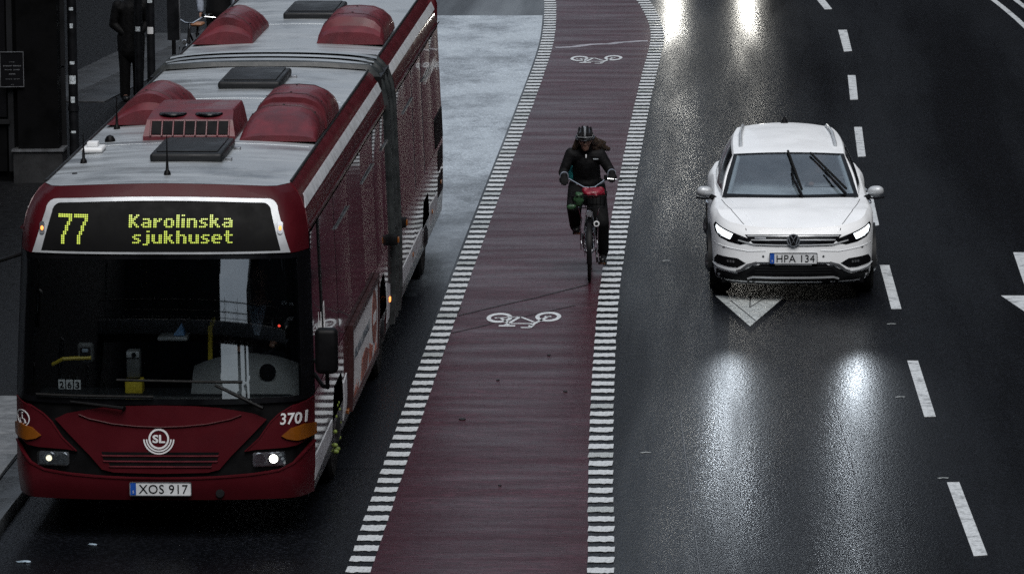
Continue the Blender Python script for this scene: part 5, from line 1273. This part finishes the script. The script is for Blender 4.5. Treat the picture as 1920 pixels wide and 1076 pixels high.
def crumpled(name, c, rad, m, label, cat, seed):
    rn = random.Random(seed); parts = [('e', c, rad)]
    for k in range(9):
        a = rn.uniform(0, 2*PI); parts.append(('e', (c[0]+rad[0]*.75*math.cos(a), c[1]+rad[1]*.7*math.sin(a), c[2]+rn.uniform(-.3, .6)*rad[2]), (rad[0]*rn.uniform(.25, .45), rad[1]*rn.uniform(.3, .45), rad[2]*rn.uniform(.3, .6)), (rn.uniform(-1, 1), rn.uniform(-1, 1), 0)))
    o = fuse(name, parts, m, None, .012, 2); place(o); return tag(o, label, cat)
crumpled('red_bag', (.045, -.04, 1.015), (.125, .11, .06), M['redbag'], 'crumpled red bag lying in the front basket of the bicycle', 'bag', 1)
crumpled('green_bag', (-.115, -.15, .955), (.05, .05, .085), M['greenbag'], 'green plastic bag hanging over the front of the bicycle basket', 'bag', 2)
crumpled('green_pouch', (-.20, -.17, .87), (.055, .04, .035), M['greenbag'], 'small green pouch below the green bag at the basket corner', 'pouch', 3)
# the rider
rid = thing('person', 'cyclist in black jacket and black helmet riding a bicycle with a red bag', 'person', (BX, BY, .004), R(1.5))
HD = (-.045, .50, 1.545); FD = (-.03, -1, -.22)
hipL, hipR = (-.125, .86, .96), (.06, .86, .96)
kneeL, kneeR = (-.175, .40, .80), (.135, .46, .60)
ankL, ankR = (-.165, .67, .54), (.150, .68, .21)
shL, shR = (-.21, .62, 1.375), (.12, .62, 1.365)
elL, elR = (-.30, .60, 1.16), (.235, .60, 1.18)
wrL, wrR = (-.285, .48, 1.135), (.255, .48, 1.165)
neck = (-.045, .60, 1.43)
fuse('body', head_parts(HD, FD) + [('c', neck, (-.045, .53, 1.50), .055, .052), ('c', (-.03, .84, .98), (-.04, .68, 1.26), .125, .12), ('c', (-.16, .635, 1.35), (.07, .635, 1.345), .055, .055),
    ('chain', [(hipL, .09), (kneeL, .058), (ankL, .04)]), ('chain', [(hipR, .09), (kneeR, .058), (ankR, .04)]), ('chain', [((-.16, .635, 1.35), .05), (shL, .046), (elL, .036), (wrL, .028)]), ('chain', [((.07, .635, 1.345), .05), (shR, .046), (elR, .036), (wrR, .028)])]
    + hand_parts(wrL, (.05, -.95, -.25), (.0, -.25, -1), .95) + hand_parts(wrR, (-.05, -.95, -.25), (.0, -.25, -1), .95, 1, -1), M['skin'], rid, .010)
fuse('jacket', [('c', (-.03, .84, .96), (-.04, .68, 1.28), .165, .158), ('c', (-.03, .80, .92), (-.03, .76, 1.02), .172, .165), ('c', (-.17, .63, 1.355), (.08, .63, 1.35), .092, .092), ('c', (-.045, .62, 1.39), (-.045, .56, 1.46), .085, .07),
    ('chain', [(shL, .070), (elL, .056), ((-.288, .495, 1.137), .046)]), ('chain', [(shR, .070), (elR, .056), ((.254, .495, 1.165), .046)])], M['jacket'], rid, .011)
for wpt, elp in ((wrL, elL), (wrR, elR)):
    d = (Vector(wpt)-Vector(elp)).normalized(); p = Vector(wpt)-d*.02
    ob('cuff_band', T([p, p+d*.014], .049, 14), M['grey_sleeve'], rid)
fuse('trousers', [('c', (-.05, .88, .96), (-.01, .88, .96), .16, .16), ('chain', [(hipL, .125), (kneeL, .088), (ankL, .066)]), ('chain', [(hipR, .125), (kneeR, .090), ((.152, .675, .25), .066)])], M['trousers'], rid, .012)
for (an, pdl, ptch) in ((ankL, (-.150, .64, .475), .1), (ankR, (.145, .60, .135), .2)):
    x, y, z = an; px_, py_, pz_ = pdl
    fuse('shoe', [('c', (x, y+.03, z+.02), (x, y, z-.03), .05, .048), ('c', (px_, py_+.10, pz_+.045), (px_, py_-.06, pz_+.035), .040, .042), ('c', (px_, py_-.05, pz_+.035), (px_, py_-.10, pz_+.03), .040, .032)], M['shoe'], rid, .009)
for wpt, sd in ((wrL, 1), (wrR, -1)):
    fuse('glove', [(q[0], *q[1:]) if q[0] != 'c' else q for q in hand_parts(wpt, (.05*sd, -.95, -.25), (0, -.25, -1), 1.12, 1, sd)], M['trousers'], rid, .006, 2)
hx, hy, hz = HD
fuse('hair', [('e', (hx, hy+.03, hz+.035), (.088, .098, .085)), ('c', (hx+.06, hy+.06, hz-.0), (hx+.15, hy+.12, hz-.07), .062, .055), ('c', (hx+.12, hy+.12, hz-.07), (hx+.26, hy+.2, hz-.13), .062, .026), ('c', (hx+.14, hy+.10, hz-.03), (hx+.22, hy+.16, hz-.05), .04, .02), ('c', (hx+.10, hy+.10, hz-.09), (hx+.19, hy+.14, hz-.17), .05, .018),
    ('c', (hx-.06, hy+.06, hz), (hx-.12, hy+.09, hz-.10), .055, .035), ('c', (hx-.10, hy+.08, hz-.07), (hx-.15, hy+.10, hz-.14), .035, .014), ('c', (hx, hy+.09, hz), (hx, hy+.14, hz-.14), .085, .06)], M['hair'], rid, .009, 3)
# helmet: ribbed shell with vents
hm = Matrix.Translation((hx-.003, hy+.0, hz+.055)) @ Matrix.Rotation(R(12), 4, 'X')
bm = bmesh.new()
for i in range(25):
    pass
def helm(u, v):
    th = PI*2*u; ph = PI*.5*v; rr = 1 + .035*math.cos(th*0)*0 + .05*math.cos(8*math.asin(max(-1, min(1, math.cos(th)*math.sin(ph)))))*math.sin(ph)
    return hm @ Vector((.100*math.cos(th)*math.sin(ph)*rr, .132*math.sin(th)*math.sin(ph)*rr, -.015+.112*math.cos(ph)*rr))
hl_ = ob('helmet', grid(helm, 48, 12), M['helmet'], rid, 60)
def hpt(x, y, o=1.05):
    k = max(0, 1-(x/.1)**2-(y/.132)**2); return hm @ Vector((x*o, y*o, -.015+.112*math.sqrt(k)*o+.004))
for pts in ([(-.035, -.115), (-.030, -.06), (-.028, .0), (-.03, .06)], [(.035, -.115), (.030, -.06), (.028, .0), (.03, .06)], [(-.075, -.08), (-.066, -.02), (-.06, .04)], [(.075, -.08), (.066, -.02), (.06, .04)]):
    ob('helmet_vent', T([hpt(a, b) for a, b in pts], [.007, .012, .012, .006][:len(pts)], 6), M['ink'], hl_)
ob('helmet_highlight', T([hpt(0, b) for b in (-.125, -.10, -.07, -.03, .02)], [.005, .010, .011, .010, .004], 6), M['greyhelm'], hl_)  # pale streaks standing in for highlights on the glossy shell
for sg in (1, -1): ob('helmet_highlight', T([hpt(sg*a, b) for a, b in ((.0, -.128), (.04, -.117), (.075, -.085), (.09, -.04))], [.006, .006, .006, .003], 6), M['greyhelm'], hl_)
ob('visor_edge', T([hm @ Vector((.105*math.cos(t), .138*math.sin(t), -.02)) for t in [2*PI*k/32 for k in range(33)]], .008, 6), M['helmet'], hl_)
ob('zip_tag', B(hx+.0, hx+.016, .455, .465, 1.345, 1.385, .004), emitter('pale_pink_tag', (.75, .5, .7), .25) if False else M['printwhite'], rid)
ob('chest_mark', B(.045, .10, .475, .48, 1.325, 1.335), M['sticker'], rid)
tb = crumpled('teal_bag', (-.215, .80, 1.13), (.05, .07, .10), M['teal'], 'teal bag showing under the right arm of the cyclist', 'bag', 5)

# ------------------------------------------------------------------ people and bicycle on the pavement behind the bus
def stander(loc, rz, label, coat, arm_m, coat_len, seed, pockets=False, arm_out=.0):
    t = thing('person', label, 'person', loc, rz)
    J = {s: [((s*.19, .0, 1.40), .058), ((s*(.25+arm_out), .01, 1.12), .045), ((s*(.24+arm_out*.5), -.06, .88), .033)] for s in (-1, 1)}
    if pockets: J = {s: [((s*.19, .0, 1.40), .058), ((s*.255, .03, 1.13), .045), ((s*.12, -.09, 1.0), .033)] for s in (-1, 1)}
    fuse('body', head_parts((0, -.02, 1.60), (0, -1, -.08)) + [('c', (0, .02, 1.42), (0, 0, 1.53), .058, .054), ('c', (0, 0, .95), (0, .01, 1.32), .145, .155), ('c', (-.15, .0, 1.37), (.15, .0, 1.37), .08, .08),
        ('chain', [((-.09, 0, .92), .092), ((-.10, -.01, .48), .06), ((-.10, .02, .08), .042), ((-.11, -.12, .04), .036)]), ('chain', [((.09, 0, .92), .092), ((.10, -.01, .48), .06), ((.10, .02, .08), .042), ((.11, -.12, .04), .036)]),
        ('chain', J[-1]), ('chain', J[1])] + hand_parts(J[-1][2][0], (.5 if pockets else 0, .3 if pockets else -.25, -1), (1, 0, 0), 1.0, .5) + hand_parts(J[1][2][0], (-.5 if pockets else 0, .3 if pockets else -.25, -1), (-1, 0, 0), 1.0, .5, -1), M['skin'], t, .012)
    fuse('coat', [('c', (0, 0, 1.33), (0, .01, coat_len), .175, .20), ('c', (-.16, .0, 1.36), (.16, .0, 1.36), .10, .10)], coat, t, .016)
    for s in (-1, 1):
        fuse('sleeve', [('chain', [((s*.19, .0, 1.40), .085), (J[s][1][0], .066), (tuple(lerp(J[s][1][0][k], J[s][2][0][k], .9) for k in range(3)), .052)])], arm_m, t, .014)
        fuse('trouser_leg', [('chain', [((s*.09, 0, .93), .12), ((s*.10, -.01, .48), .085), ((s*.10, .02, .09), .075)])], M['trousers'], t, .014)
        fuse('shoe', [('c', (s*.10, .04, .05), (s*.11, -.14, .045), .052, .045)], M['shoe'], t, .012)
    fuse('hair', [('e', (0, .012, 1.645), (.084, .10, .082))], M['hair'], t, .014)
    return t
stander((-9.16, 71.4, .115), R(20), 'tall person in long black coat standing on the pavement by the pole', M['jacket'], M['jacket'], .75, 1, True)
p2 = stander((-8.33, 75.6, .115), R(-15), 'person in dark vest with grey knitted sleeves beyond the parked bicycle', M['vest'], M['grey_sleeve'], .9, 2, arm_out=.06)
pk = thing('bicycle', 'parked bicycle with brown saddle leaning by the sticker pole', 'bicycle', (-8.45, 72.2, .115), R(-6)); make_bike(pk, False)
